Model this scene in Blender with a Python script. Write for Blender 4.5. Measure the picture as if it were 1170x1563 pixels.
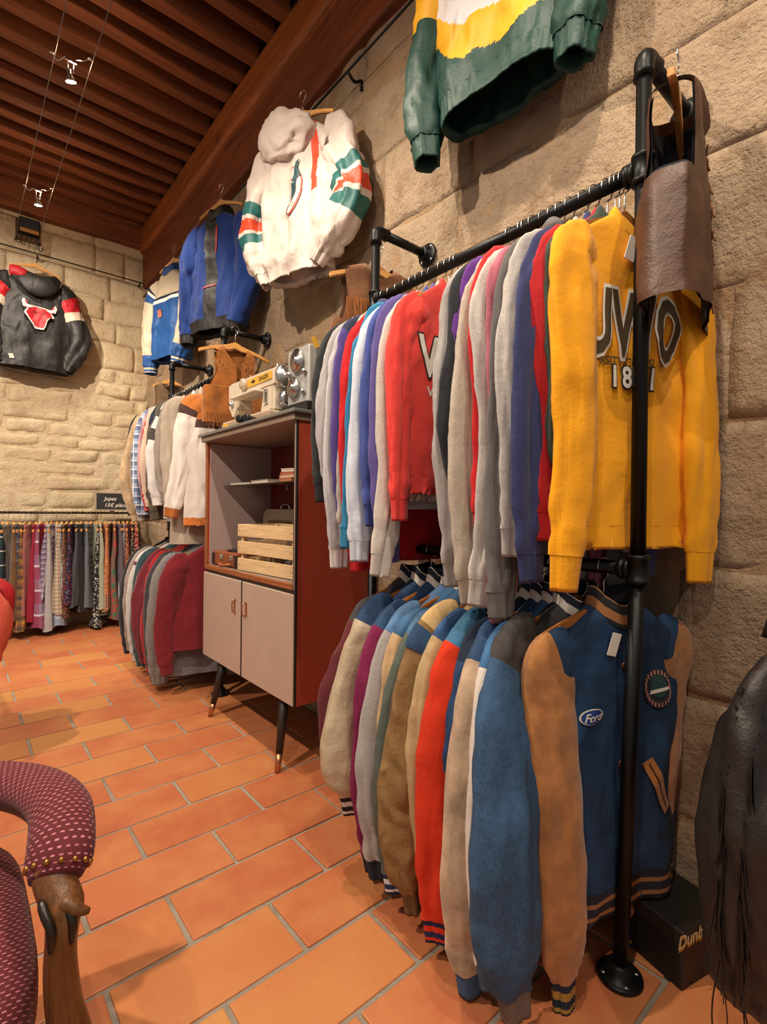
import bpy, bmesh, math, random
import numpy as np
from mathutils import Vector, Matrix

for o in list(bpy.data.objects): bpy.data.objects.remove(o)
scene = bpy.context.scene
col = scene.collection
PI = math.pi

# ------------------------------------------------------------------ camera, world, light, exposure
def set_camera(yaw, pitch, roll, f_px, loc):
    y, p, r = (math.radians(a) for a in (yaw, pitch, roll))
    f = Vector((math.sin(y)*math.cos(p), math.cos(y)*math.cos(p), math.sin(p)))
    rt = Vector((math.cos(y), -math.sin(y), 0)); up = rt.cross(f)
    R = math.cos(r)*rt + math.sin(r)*up; U = -math.sin(r)*rt + math.cos(r)*up
    cd = bpy.data.cameras.new('camera'); cam = bpy.data.objects.new('camera', cd); col.objects.link(cam)
    cam.matrix_world = Matrix(((R.x, U.x, -f.x, loc[0]), (R.y, U.y, -f.y, loc[1]), (R.z, U.z, -f.z, loc[2]), (0, 0, 0, 1)))
    cd.sensor_fit = 'HORIZONTAL'; cd.sensor_width = 36; cd.lens = 36*f_px/1170; cd.clip_start = .01
    scene.camera = cam
set_camera(40.394, -.19, .656, 769.6, (0, 0, 1.2))

world = bpy.data.worlds.new('world'); scene.world = world; world.use_nodes = True
bg = world.node_tree.nodes['Background']; bg.inputs[0].default_value = (1.0, .9, .8, 1); bg.inputs[1].default_value = .33
vs = scene.view_settings
vs.view_transform = 'Standard'; vs.look = 'None'; vs.gamma = 1; vs.use_curve_mapping = False; vs.exposure = 0.12

SPOT = (1.0, .84, .66)
def spot(name, loc, aim, watts, size=75, blend=.6, rad=.03, colr=SPOT):
    l = bpy.data.lights.new(name, 'SPOT'); l.energy = watts; l.color = colr
    l.spot_size = math.radians(size); l.spot_blend = blend; l.shadow_soft_size = rad
    o = bpy.data.objects.new(name, l); col.objects.link(o); o.location = loc
    o.rotation_euler = (Vector(aim)-Vector(loc)).to_track_quat('-Z', 'Y').to_euler()
    return o
# the shop's low-voltage lamps: those in view and their neighbours further along the same cables
LAMPS = [  # position, aim, watts, cone
    ((.52, 3.50, 3.66), (1.10, 4.20, 1.5), 110, 95),
    ((.52, 5.10, 3.66), (.75, 5.80, .9), 60, 100),
    ((.52, 1.90, 3.66), (1.25, 2.10, 1.0), 110, 95),
    ((.52, .30, 3.66), (1.25, .75, 1.2), 100, 90),
    ((.52, -1.0, 3.66), (.75, 1.30, 0.4), 90, 90),
    ((-1.05, 3.4, 3.66), (.75, 5.9, 1.3), 480, 85),
    ((-1.05, 1.75, 3.66), (1.2, 2.0, 1.0), 310, 100),
    ((-1.05, .0, 3.66), (1.2, .9, .8), 95, 95),
]
for P, A, W, S in LAMPS: spot('lamp_light', P, A, W, S)

# ------------------------------------------------------------------ helpers
rng = np.random.RandomState(7)
rnd = random.Random(11)
def lin(h, k=1.0):
    h = h.lstrip('#'); c = [int(h[i:i+2], 16)/255 for i in (0, 2, 4)]
    return tuple((x/12.92 if x <= .04045 else ((x+.055)/1.055)**2.4)*k for x in c) + (1,)
def _hash(i, s):
    n = (i[..., 0]*73856093) ^ (i[..., 1]*19349663) ^ (i[..., 2]*83492791) ^ (s*26544357)
    n &= 0x7fffffff; n = (n*1103515245+12345) & 0x7fffffff; n ^= n >> 13; n = (n*1274126177) & 0x7fffffff; n ^= n >> 11
    return (n & 0xffff)/32767.5-1
def vnoise(x, y, z, s=0):
    p = np.stack(np.broadcast_arrays(np.asarray(x, float), y, z), -1)
    i = np.floor(p).astype(np.int64); f = p-i; f = f*f*(3-2*f); out = 0
    for a in (0, 1):
        for b in (0, 1):
            for c in (0, 1):
                w = (f[..., 0] if a else 1-f[..., 0])*(f[..., 1] if b else 1-f[..., 1])*(f[..., 2] if c else 1-f[..., 2])
                out = out + w*_hash(i+np.array([a, b, c]), s)
    return out
def tag(o, label=None, cat=None, group=None, kind=None):
    if label: o['label'] = label
    if cat: o['category'] = cat
    if group: o['group'] = group
    if kind: o['kind'] = kind
    return o
def empty(name, loc=(0, 0, 0), rz=0, label=None, cat=None, group=None):
    o = bpy.data.objects.new(name, None); col.objects.link(o); o.empty_display_size = .05
    o.location = loc; o.rotation_euler = (0, 0, rz); return tag(o, label, cat, group)
def link(name, me, parent=None, loc=None):
    o = bpy.data.objects.new(name, me); col.objects.link(o)
    if parent: o.parent = parent
    if loc is not None: o.location = loc
    return o
def mesh(name, V, F, mats, parent=None, smooth=True, idx=None, uv=None, loc=None):
    me = bpy.data.meshes.new(name); me.from_pydata([tuple(map(float, v)) for v in V], [], F)
    for m in (mats if isinstance(mats, (list, tuple)) else [mats]): me.materials.append(m)
    if smooth: me.polygons.foreach_set('use_smooth', [True]*len(F))
    if idx is not None: me.polygons.foreach_set('material_index', [int(i) for i in idx])
    if uv is not None:
        ul = me.uv_layers.new(name='UVMap'); uv = np.asarray(uv)
        li = np.zeros(len(me.loops), np.int32); me.loops.foreach_get('vertex_index', li)
        ul.data.foreach_set('uv', uv[li].ravel().astype(np.float32))
    me.update(); return link(name, me, parent, loc)
def grid(name, P, mats, parent=None, wrap=True, rowidx=None, cellidx=None, keep=None, smooth=True, caps=False, loc=None):
    n, m = P.shape[:2]; F = []; I = []
    mm = m if wrap else m-1
    for i in range(n-1):
        for j in range(mm):
            if keep is not None and not keep[i, j]: continue
            k = (j+1) % m
            F.append((i*m+j, i*m+k, (i+1)*m+k, (i+1)*m+j))
            I.append(cellidx[i, j] if cellidx is not None else (rowidx[i] if rowidx is not None else 0))
    if caps: F.append(tuple(range(m-1, -1, -1))); F.append(tuple((n-1)*m+j for j in range(m))); I += [0, 0]
    d = np.linalg.norm(np.diff(P.mean(1), axis=0), axis=1); vv = np.concatenate([[0], np.cumsum(d)])
    e = np.linalg.norm(np.diff(P[n//2], axis=0), axis=1); uu = np.concatenate([[0], np.cumsum(e)])
    uv = np.stack(np.meshgrid(uu, vv), -1).reshape(-1, 2)
    return mesh(name, P.reshape(-1, 3), F, mats, parent, smooth, I, uv, loc)
def bm_obj(name, bm, mat, parent=None, smooth=False, loc=None):
    me = bpy.data.meshes.new(name); bm.to_mesh(me); bm.free()
    for m in (mat if isinstance(mat, (list, tuple)) else [mat]): me.materials.append(m)
    if smooth: me.polygons.foreach_set('use_smooth', [True]*len(me.polygons))
    return link(name, me, parent, loc)
def bbox_bm(lo, hi, bev=0, seg=1, bm=None):
    b = bm or bmesh.new()
    r = bmesh.ops.create_cube(b, size=1)
    s = [hi[i]-lo[i] for i in range(3)]; c = [(hi[i]+lo[i])/2 for i in range(3)]
    bmesh.ops.scale(b, vec=s, verts=r['verts']); bmesh.ops.translate(b, vec=c, verts=r['verts'])
    if bev:
        es = list({e for v in r['verts'] for e in v.link_edges})
        bmesh.ops.bevel(b, geom=es, offset=bev, segments=seg, affect='EDGES', profile=.5)
    return b
def box(name, lo, hi, mat, parent=None, bev=.003, seg=2, rot=None):
    """box given in the parent's space; rot = z rotation about its own centre"""
    lo, hi = [min(a, b) for a, b in zip(lo, hi)], [max(a, b) for a, b in zip(lo, hi)]
    c = [(a+b)/2 for a, b in zip(lo, hi)]
    b = bbox_bm([lo[i]-c[i] for i in range(3)], [hi[i]-c[i] for i in range(3)], bev, seg)
    o = bm_obj(name, b, mat, parent, loc=c)
    if rot: o.rotation_euler = rot if isinstance(rot, tuple) else (0, 0, rot)
    return o
def sweep(pts, rad, seg=12, ref=None):
    """tube ring grid along points; rad scalar / list / list of (a, b)"""
    pts = np.asarray(pts, float); n = len(pts); T = np.gradient(pts, axis=0); T /= np.linalg.norm(T, axis=1)[:, None]+1e-12
    ref = np.array(ref if ref is not None else ((0, 0, 1) if abs(T[:, 2]).mean() < .7 else (1, 0, 0)), float)
    ang = np.linspace(0, 2*PI, seg, endpoint=False); P = np.zeros((n, seg, 3))
    for i in range(n):
        N = np.cross(T[i], ref); N /= np.linalg.norm(N)+1e-12; B = np.cross(N, T[i])
        r = rad[i] if hasattr(rad, '__len__') else rad
        a, b = (r if hasattr(r, '__len__') else (r, r))
        P[i] = pts[i]+np.outer(np.cos(ang)*a, N)+np.outer(np.sin(ang)*b, B)
    return P
def tube(name, pts, rad, mat, parent=None, seg=12, ref=None, smooth=True):
    return grid(name, sweep(pts, rad, seg, ref), mat, parent, caps=True, smooth=smooth)
def crom(pts, n):
    pts = np.asarray(pts, float); k = len(pts); t = np.linspace(0, k-1, n); out = []
    Q = np.vstack([2*pts[0]-pts[1], pts, 2*pts[-1]-pts[-2]])
    for x in t:
        i = min(int(x), k-2); f = x-i; a, b, c, d = Q[i:i+4]
        out.append(.5*((2*b)+(-a+c)*f+(2*a-5*b+4*c-d)*f*f+(-a+3*b-3*c+d)*f**3))
    return np.array(out)
def lathe(name, prof, mat, parent=None, seg=20, loc=None, axis='z', smooth=True):
    a = np.linspace(0, 2*PI, seg, endpoint=False); P = np.zeros((len(prof), seg, 3))
    for i, (r, h) in enumerate(prof):
        c, s = np.cos(a)*r, np.sin(a)*r; H = np.full(seg, h)
        P[i] = np.stack({'z': (c, s, H), 'x': (H, c, s), 'y': (s, H, c)}[axis], -1)
    return grid(name, P, mat, parent, caps=True, smooth=smooth, loc=loc)
def prism(name, poly, t, mat, parent=None, plane='xz', bev=0, loc=None, smooth=False):
    """extruded outline, thickness t centred on the plane"""
    b = bmesh.new()
    def p3(a, c, h): return {'xz': (a, h, c), 'xy': (a, c, h), 'yz': (h, a, c)}[plane]
    lo = [b.verts.new(p3(a, c, -t/2)) for a, c in poly]; hi = [b.verts.new(p3(a, c, t/2)) for a, c in poly]
    b.faces.new(lo); b.faces.new(hi[::-1]); n = len(poly)
    for i in range(n): b.faces.new((lo[i], hi[i], hi[(i+1) % n], lo[(i+1) % n]))
    bmesh.ops.recalc_face_normals(b, faces=b.faces)
    if bev: bmesh.ops.bevel(b, geom=[e for e in b.edges if abs(e.calc_face_angle(0)) > .6], offset=bev, segments=2, affect='EDGES')
    return bm_obj(name, b, mat, parent, smooth, loc)
def copy_tree(o, parent=None):
    c = o.copy(); col.objects.link(c); c.parent = parent
    for ch in list(o.children): copy_tree(ch, c)
    return c

# ------------------------------------------------------------------ materials
_M = {}
class NT:
    def __init__(s, name):
        s.m = bpy.data.materials.new(name); s.m.use_nodes = True; s.t = s.m.node_tree
        s.b = s.t.nodes['Principled BSDF']; s._c = None
    def n(s, ty, **kw):
        nd = s.t.nodes.new(ty)
        for k, v in kw.items():
            if k.startswith('_'): setattr(nd, k[1:], v)
            else: s.set(nd, k, v)
        return nd
    def set(s, nd, k, v):
        i = nd.inputs[int(k[1:])] if (k[0] == 'i' and k[1:].isdigit()) else nd.inputs[k.replace('__', ' ')]
        if isinstance(v, bpy.types.NodeSocket): s.t.links.new(v, i)
        else: i.default_value = v
    def obj(s):
        if not s._c: s._c = s.n('ShaderNodeTexCoord')
        return s._c.outputs['Object']
    def uv(s):
        if not s._c: s._c = s.n('ShaderNodeTexCoord')
        return s._c.outputs['UV']
    def gen(s, sc, vec=None):
        mp = s.n('ShaderNodeMapping'); s.t.links.new(vec or s.obj(), mp.inputs[0]); mp.inputs['Scale'].default_value = sc; return mp.outputs[0]
    def noise(s, scale, det=3, rough=.55, vec=None):
        return s.n('ShaderNodeTexNoise', Vector=vec or s.obj(), Scale=scale, Detail=det, Roughness=rough).outputs['Fac']
    def ramp(s, fac, stops):
        r = s.n('ShaderNodeValToRGB', Fac=fac); e = r.color_ramp.elements
        while len(e) < len(stops): e.new(.5)
        for x, (p, c) in zip(e, stops): x.position = p; x.color = c
        return r.outputs[0]
    def mix(s, fac, a, b, mode='MIX'):
        m = s.n('ShaderNodeMix', _data_type='RGBA', _blend_type=mode)
        for i, v in ((0, fac), (6, a), (7, b)): s.set(m, 'i%d' % i, v)
        return m.outputs[2]
    def math(s, op, a, b=0.0):
        m = s.n('ShaderNodeMath', _operation=op); s.set(m, 'i0', a); s.set(m, 'i1', b); return m.outputs[0]
    def bump(s, h, strength=.3, dist=.01, prev=None):
        b = s.n('ShaderNodeBump', Height=h, Strength=strength, Distance=dist)
        if prev: s.t.links.new(prev, b.inputs['Normal'])
        s.t.links.new(b.outputs[0], s.b.inputs['Normal']); return b.outputs[0]
    def crease(s, scale=8., st=.5, dist=.012, stretch=.6):
        nd = s.n('ShaderNodeTexNoise', Vector=s.gen((1, 1, stretch)), Scale=scale, Detail=3, Roughness=.5, _noise_type='RIDGED_MULTIFRACTAL')
        nd.inputs['Distortion'].default_value = .6
        return s.bump(nd.outputs['Fac'], st, dist)
    def base(s, c, rough=.8, metal=0, **kw):
        s.set(s.b, 'Base__Color', c); s.set(s.b, 'Roughness', rough); s.set(s.b, 'Metallic', metal)
        for k, v in kw.items(): s.set(s.b, k, v)
def cached(f):
    def g(*a, **k):
        key = (f.__name__, a, tuple(sorted(k.items())))
        if key not in _M: _M[key] = f(*a, **k)
        return _M[key]
    return g
@cached
def fab(h, kind='fleece'):
    t = NT('fabric_'+kind); c = lin(h); vec = t.obj()
    if kind == 'denim':
        f1 = t.noise(420, 2, vec=t.gen((1, 1, .25))); f2 = t.noise(9, 4)
        a = t.mix(t.ramp(f1, [(.3, (0, 0, 0, 1)), (.7, (1, 1, 1, 1))]), lin(h, .45), lin(h, .95))
        t.base(t.mix(t.ramp(f2, [(.45, (0, 0, 0, 1)), (.8, (1, 1, 1, 1))]), a, lin(h, 1.5)), .85)
        p = t.crease(10., .75, .018); p = t.bump(t.noise(38, 4), .35, .006, p); t.bump(f1, .12, .0005, p)
    elif kind == 'heather':
        f1 = t.noise(620, 2); a = t.mix(t.ramp(f1, [(.35, (0, 0, 0, 1)), (.65, (1, 1, 1, 1))]), lin(h, .66), lin(h, 1.16))
        t.base(a, .95); t.b.inputs['Sheen Weight'].default_value = .15
        p = t.crease(9., .75, .022, .5); p = t.bump(t.noise(26, 4), .35, .008, p); t.bump(t.noise(700, 2), .2, .001, p)
    elif kind == 'knit':
        f1 = t.noise(240, 3); a = t.mix(t.ramp(f1, [(.38, (0, 0, 0, 1)), (.62, (1, 1, 1, 1))]), lin(h, .5), lin(h, 1.35))
        t.base(a, 1.0); t.b.inputs['Sheen Weight'].default_value = .2
        p = t.bump(t.noise(22, 3), .3, .008); t.bump(f1, .6, .003, p)
    elif kind in ('nylon', 'satin'):
        f = t.noise(7, 4); t.base(t.mix(f, lin(h, .85), lin(h, 1.12)), .42 if kind == 'satin' else .55)
        v = t.n('ShaderNodeTexVoronoi', Vector=t.gen((1, 1, .55)), Scale=26, _feature='SMOOTH_F1').outputs['Distance']
        p = t.crease(10., .8, .024); p = t.bump(t.noise(20, 5, .6), .5, .010, p); t.bump(v, .2, .006, p)
    elif kind == 'leather':
        f = t.noise(14, 5); t.base(t.mix(f, lin(h, .5), lin(h, 1.3)), .5)
        v = t.n('ShaderNodeTexVoronoi', Vector=vec, Scale=190).outputs['Distance']
        p = t.crease(8., .6, .014, 1.2); p = t.bump(t.noise(24, 5), .5, .008, p); t.bump(v, .35, .0015, p)
    elif kind == 'suede':
        f = t.noise(11, 5, .65); t.base(t.mix(t.ramp(f, [(.32, (0, 0, 0, 1)), (.68, (1, 1, 1, 1))]), lin(h, .6), lin(h, 1.3)), .95)
        t.b.inputs['Sheen Weight'].default_value = .25; t.bump(t.noise(60, 5), .3, .003)
    elif kind == 'rib':
        t.base(c, .9); w = t.n('ShaderNodeTexWave', Vector=vec, Scale=60, Distortion=.5).outputs['Fac']; t.bump(t.noise(300, 2), .3, .001)
    elif kind == 'wrinkle':
        f = t.noise(8, 4); t.base(t.mix(f, lin(h, .8), lin(h, 1.15)), .8)
        v = t.n('ShaderNodeTexVoronoi', Vector=t.gen((1, 1, .7)), Scale=17, _feature='SMOOTH_F1').outputs['Distance']
        p = t.crease(12., 1., .032, .8); p = t.bump(t.noise(18, 5, .55), .6, .012, p); t.bump(v, .3, .008, p)
    else:  # fleece / cotton
        f = t.noise(6, 3); t.base(t.mix(f, lin(h, .86), lin(h, 1.1)), .95)
        t.b.inputs['Sheen Weight'].default_value = .12 if kind == 'fleece' else .0
        p = t.crease(9., .8, .022, .5); p = t.bump(t.noise(24, 5, .6), .40, .008, p); t.bump(t.noise(480, 2), .2, .001, p)
    return t.m
def _band(t, coord, freq, duty, off=0.0):
    return t.math('LESS_THAN', t.math('FRACT', t.math('ADD', t.math('MULTIPLY', coord, freq), off)), duty)
@cached
def plaid(c1, c2, c3, fu=14.0, fz=12.0, d=.35, axis=0):
    t = NT('fabric_plaid'); s = t.n('ShaderNodeSeparateXYZ', Vector=t.obj())
    u, z = s.outputs[axis], s.outputs[2]
    a = t.mix(t.math('MULTIPLY', _band(t, z, fz, d), .7), lin(c1), lin(c2))
    b = t.mix(t.math('MULTIPLY', _band(t, u, fu, d), .6), a, lin(c2))
    c = t.mix(t.math('MAXIMUM', _band(t, z, fz, .08, .5), _band(t, u, fu, .08, .5)), b, lin(c3))
    t.base(c, .9); t.bump(t.noise(30, 5), .4, .008); return t.m
@cached
def stripes(c1, c2, freq=20.0, duty=.5, axis=2, c3=None):
    t = NT('fabric_stripe'); s = t.n('ShaderNodeSeparateXYZ', Vector=t.obj())
    c = t.mix(_band(t, s.outputs[axis], freq, duty), lin(c1), lin(c2))
    if c3: c = t.mix(_band(t, s.outputs[axis], freq*.5, .12, .3), c, lin(c3))
    t.base(c, .9); t.bump(t.noise(30, 5), .4, .008); return t.m
@cached
def floral(c1, c2, c3, sc=45.0):
    t = NT('fabric_floral'); v = t.n('ShaderNodeTexVoronoi', Vector=t.obj(), Scale=sc)
    a = t.mix(t.math('LESS_THAN', v.outputs['Distance'], .36), lin(c1), lin(c2))
    w = t.n('ShaderNodeTexVoronoi', Vector=t.obj(), Scale=sc*.55)
    c = t.mix(t.math('LESS_THAN', w.outputs['Distance'], .28), a, lin(c3))
    t.base(c, .9); t.bump(t.noise(30, 5), .4, .008); return t.m
@cached
def wood(h, rough=.55, scale=1.0, dark=.45, axis=0):
    t = NT('wood'); sc = [14*scale]*3; sc[axis] = 1.1*scale; v = t.gen(tuple(sc))
    f = t.noise(3, 6, .65, v); c = t.mix(t.ramp(f, [(.3, (0, 0, 0, 1)), (.72, (1, 1, 1, 1))]), lin(h, dark), lin(h, 1.25))
    k = t.noise(5*scale, 2); c = t.mix(t.ramp(k, [(.66, (0, 0, 0, 1)), (.74, (.6, .6, .6, 1))]), c, lin(h, .25))
    t.base(c, rough); t.bump(f, .35, .004); return t.m
@cached
def plain(h, rough=.5, metal=0.0, nz=0.0):
    t = NT('plain'); f = t.noise(12, 4); t.base(t.mix(f, lin(h, .9), lin(h, 1.08)), rough, metal)
    if nz: t.bump(t.noise(80, 4), nz, .003)
    return t.m
@cached
def glass(h='dfe8e4', rough=.03):
    t = NT('glass'); t.base(lin(h), rough); t.b.inputs['Transmission Weight'].default_value = 1; t.b.inputs['IOR'].default_value = 1.3; return t.m
@cached
def emit(h, s):
    t = NT('lamp_glow'); t.base(lin(h), .4); t.b.inputs['Emission Color'].default_value = lin(h); t.b.inputs['Emission Strength'].default_value = s; return t.m
def stone_mat(name, c1, c2, c3, pit, bs, wscale=1.0):
    t = NT(name); g = t.n('ShaderNodeNewGeometry').outputs['Position']
    f1 = t.noise(1.5*wscale, 5, .6, g); f2 = t.noise(9, 6, .7, g); f3 = t.noise(55, 4, .7, g)
    c = t.mix(t.ramp(f1, [(.35, (0, 0, 0, 1)), (.65, (1, 1, 1, 1))]), lin(c1), lin(c2))
    c = t.mix(t.ramp(f2, [(.5, (0, 0, 0, 1)), (.75, (1, 1, 1, 1))]), c, lin(c3))
    pm = t.math('MULTIPLY', t.ramp(f3, [(.56, (0, 0, 0, 1)), (.72, (1, 1, 1, 1))]), t.ramp(t.noise(3.5, 3, .6, g), [(.42, (0, 0, 0, 1)), (.62, (1, 1, 1, 1))]))
    c = t.mix(t.math('MULTIPLY', pm, .6), c, lin(pit))
    t.base(c, .95)
    p = t.bump(f2, .8, bs*3.0); p = t.bump(f3, .9, bs, p); t.bump(pm, .5, -bs, p); return t.m
STONE_R = stone_mat('limestone_wall', '97806a', 'b09a80', '83694e', '4a3a2c', .013)
STONE_B = stone_mat('painted_rubble_wall', 'c9b594', 'd6c6a8', 'b59a78', '8a7050', .010)
MORTAR_R = stone_mat('wall_mortar', 'a88c6c', '9a7e60', '83694e', '5c4632', .010)
def tile_mat():
    t = NT('terracotta'); r = t.n('ShaderNodeObjectInfo').outputs['Random']; g = t.n('ShaderNodeNewGeometry').outputs['Position']
    c = t.ramp(r, [(0, lin('b4623f')), (.35, lin('bf7049')), (.7, lin('b86842')), (.93, lin('c27c4a')), (1, lin('c68c4e'))])
    f = t.noise(4.5, 5, .6, g); c = t.mix(t.ramp(f, [(.4, (0, 0, 0, 1)), (.72, (.7, .7, .7, 1))]), c, lin('cc8c58'))
    s = t.noise(60, 4, .7, g); c = t.mix(t.ramp(s, [(.62, (0, 0, 0, 1)), (.75, (.5, .5, .5, 1))]), c, lin('8e4324'))
    t.base(c, .48); p = t.bump(t.noise(7, 4, .5, g), .3, .012); t.bump(t.noise(110, 3, .6, g), .25, .0015, p); return t.m
TILE = tile_mat()
GROUT = stone_mat('grout', '8b8378', 'a39a8c', '6e665c', 'c9c0b0', .004)
BLACK = plain('17181a', .42, .6, .15); CHROME = plain('c9c9c9', .22, 1.0)
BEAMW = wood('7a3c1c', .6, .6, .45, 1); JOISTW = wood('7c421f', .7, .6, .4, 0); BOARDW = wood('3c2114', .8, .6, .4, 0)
HANGW = wood('d39a55', .45, 3.0, .75, 0); HANGD = wood('a8672f', .4, 3.0, .7, 0)

# ------------------------------------------------------------------ setting: floor, walls, ceiling
WX, WY = 1.63, 6.0
floor = tag(mesh('floor', [(-2.6, -1.2, -.006), (1.75, -1.2, -.006), (1.75, 6.1, -.006), (-2.6, 6.1, -.006)], [(0, 1, 2, 3)], GROUT, smooth=False), kind='structure')
TL, TW, GAP = .445, .2215, .013
tile_meshes = []
for k in range(4):
    b = bbox_bm((-TL/2+GAP/2, -TW/2+GAP/2, -.02), (TL/2-GAP/2, TW/2-GAP/2, 0), .004, 2)
    for v in b.verts: v.co.z += .0012*math.sin(v.co.x*9+k*2)*(v.co.z > -.01); v.co.x += .0012*math.sin(v.co.y*40+k*3)
    me = bpy.data.meshes.new('tile'); b.to_mesh(me); b.free(); me.materials.append(TILE); tile_meshes.append(me)
for r in range(-8, 22):
    y = 1.17+TW*(r+.5)
    for c in range(-4, 4):
        x = .295+TL*(c+.5)+(TL*.5-.01 if r % 2 else 0)+rnd.uniform(-.012, .012)*0
        if x > 1.80 or y > 6.05 or x < -1.5: continue
        o = link('tile', tile_meshes[rnd.randrange(4)], floor, (x, y, rnd.uniform(-.0015, .0015))); o.rotation_euler.z = rnd.uniform(-.004, .004)+(PI if rnd.random() < .5 else 0)

def stone_face(name, parent, P0, U, Vv, N, w, h, mat, seed, rough, inset=.012, nu=10, nv=7, cr=.03):
    """one weathered stone: displaced front with rounded rim and short sides"""
    U, Vv, N, P0 = map(np.array, (U, Vv, N, P0)); a = np.linspace(0, 1, nu); c = np.linspace(0, 1, nv); A, C = np.meshgrid(a, c)
    wob = .008
    X = A*w; Z = C*h
    e = np.minimum(np.minimum(X, w-X), np.minimum(Z, h-Z)); rim = np.clip(e/cr, 0, 1); rim = np.sqrt(np.clip(1-(1-rim)**2, 0, 1))
    X = X+wob*vnoise(X*6+seed, Z*6, 0, 3)*1.5; Z = Z+wob*vnoise(X*6, Z*6+seed, 5, 4)*1.5
    wx = P0+X[..., None]*U+Z[..., None]*Vv
    H = rough*vnoise(wx[..., 0]*5, wx[..., 1]*5, wx[..., 2]*5, 1)+rough*.5*vnoise(wx[..., 0]*14, wx[..., 1]*14, wx[..., 2]*14, 2)+rnd.uniform(-.3, .5)*rough
    d = -inset*(1-rim)+H*(.35+.65*rim)
    P = wx+d[..., None]*N
    V = list(P.reshape(-1, 3)); F = []
    for i in range(nv-1):
        for j in range(nu-1): q = i*nu+j; F.append((q, q+1, q+nu+1, q+nu))
    ring = [j for j in range(nu)]+[i*nu+nu-1 for i in range(1, nv)]+[(nv-1)*nu+j for j in range(nu-2, -1, -1)]+[i*nu for i in range(nv-2, 0, -1)]
    b0 = len(V)
    for q in ring: V.append(V[q]-N*.03)
    n = len(ring)
    for k in range(n): F.append((ring[k], b0+k, b0+(k+1) % n, ring[(k+1) % n]))
    return mesh(name, V, F, mat, parent)
wall_right = tag(mesh('wall_right', [(WX+.004, -1.2, 0), (WX+.004, WY, 0), (WX+.004, WY, 4.5), (WX+.004, -1.2, 4.5)], [(0, 1, 2, 3)], MORTAR_R, smooth=False), kind='structure')
z = -.06; k = 0
hs = [.36, .37, .38, .41, .37, .39, .36, .40, .37, .39, .38]
for h in hs:
    y = -1.0-rnd.uniform(0, .4)
    while y < WY:
        w = rnd.uniform(.5, .95); y1 = min(y+w, WY+.02)
        if y1-y > .12 and y1 > -.9:
            stone_face('stone_block', wall_right, (WX, y1-.001, z+.001), (0, -1, 0), (0, 0, 1), (-1, 0, 0), y1-y-.002, min(h, 4.3-z)-.002, STONE_R, k*1.7, .013, .0055, 21, 15, .022)
        y += w; k += 1
    z += h
wall_back = tag(mesh('wall_back', [(-2.6, WY+.008, 0), (WX+.05, WY+.008, 0), (WX+.05, WY+.008, 4.5), (-2.6, WY+.008, 4.5)], [(0, 1, 2, 3)], STONE_B, smooth=False), kind='structure')
z = 0.0
while z < 4.1:
    h = rnd.uniform(.11, .19) if z < 2.6 else rnd.uniform(.2, .3)
    x = -.75-rnd.uniform(0, .3)
    while x < WX:
        w = rnd.uniform(.26, .62); x1 = min(x+w, WX+.01)
        if x1-x > .08:
            ro = .022 if z < 2.5 else .009
            stone_face('stone', wall_back, (x+.004, WY, z+.004), (1, 0, 0), (0, 0, 1), (0, -1, 0), x1-x-.008, h-.008, STONE_B, k*1.3, ro, .016 if z < 2.6 else .006, 9, 6, .035)
        x += w; k += 1
    z += h
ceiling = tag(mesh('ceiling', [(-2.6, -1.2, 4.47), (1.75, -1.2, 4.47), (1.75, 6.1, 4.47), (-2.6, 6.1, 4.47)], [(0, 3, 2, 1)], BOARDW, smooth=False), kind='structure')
jm = []
for k in range(4):
    b = bbox_bm((-2.1, -.048, 0), (2.1, .048, .16), .008, 2)
    bmesh.ops.subdivide_edges(b, edges=[e for e in b.edges if e.calc_length() > 2], cuts=16)
    for v in b.verts: v.co.y += .008*math.sin(v.co.x*2.3+k*1.9)+.004*math.sin(v.co.x*7+k); v.co.z += .006*math.sin(v.co.x*3.1+k*2.2)
    me = bpy.data.meshes.new('joist'); b.to_mesh(me); b.free(); me.materials.append(JOISTW); jm.append(me)
y = 5.80; k = 0
while y > -1.1:
    o = link('joist', jm[k % 4], ceiling, (-.54, y+rnd.uniform(-.012, .012), 4.262+rnd.uniform(-.008, .008))); o.rotation_euler.z = rnd.uniform(-.006, .006)
    y -= .2135; k += 1
for i in range(12):
    y0 = -1.2+i*.6
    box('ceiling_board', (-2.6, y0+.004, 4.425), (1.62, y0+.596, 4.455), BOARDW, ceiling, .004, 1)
def beam(name, lo, hi, mat, amp=.008, bev=.02, axis=1):
    b = bbox_bm(lo, hi, bev, 3); ln = hi[axis]-lo[axis]
    bmesh.ops.subdivide_edges(b, edges=[e for e in b.edges if e.calc_length() > ln*.8], cuts=40)
    for v in b.verts:
        q = v.co[axis]; v.co.z += amp*math.sin(q*2.1+lo[2])+amp*.5*math.sin(q*6.3)
        if axis == 1: v.co.x += amp*math.sin(q*2.7+1)+amp*.4*math.sin(q*8)
    return tag(bm_obj(name, b, mat), kind='structure')
beam('trim_1', (1.572, -1.2, 3.63), (1.72, 5.99, 4.0), BEAMW)
beam('trim_2', (1.53, -1.2, 3.985), (1.72, 5.99, 4.265), wood('96501f', .55, .6, .5, 1), .007, .045)  # ledger in lighter wood: the stronger light it receives is put into its colour
beam('trim_3', (-2.6, 5.90, 4.02), (1.60, 6.05, 4.30), JOISTW, .008, .02, 0)

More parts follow.
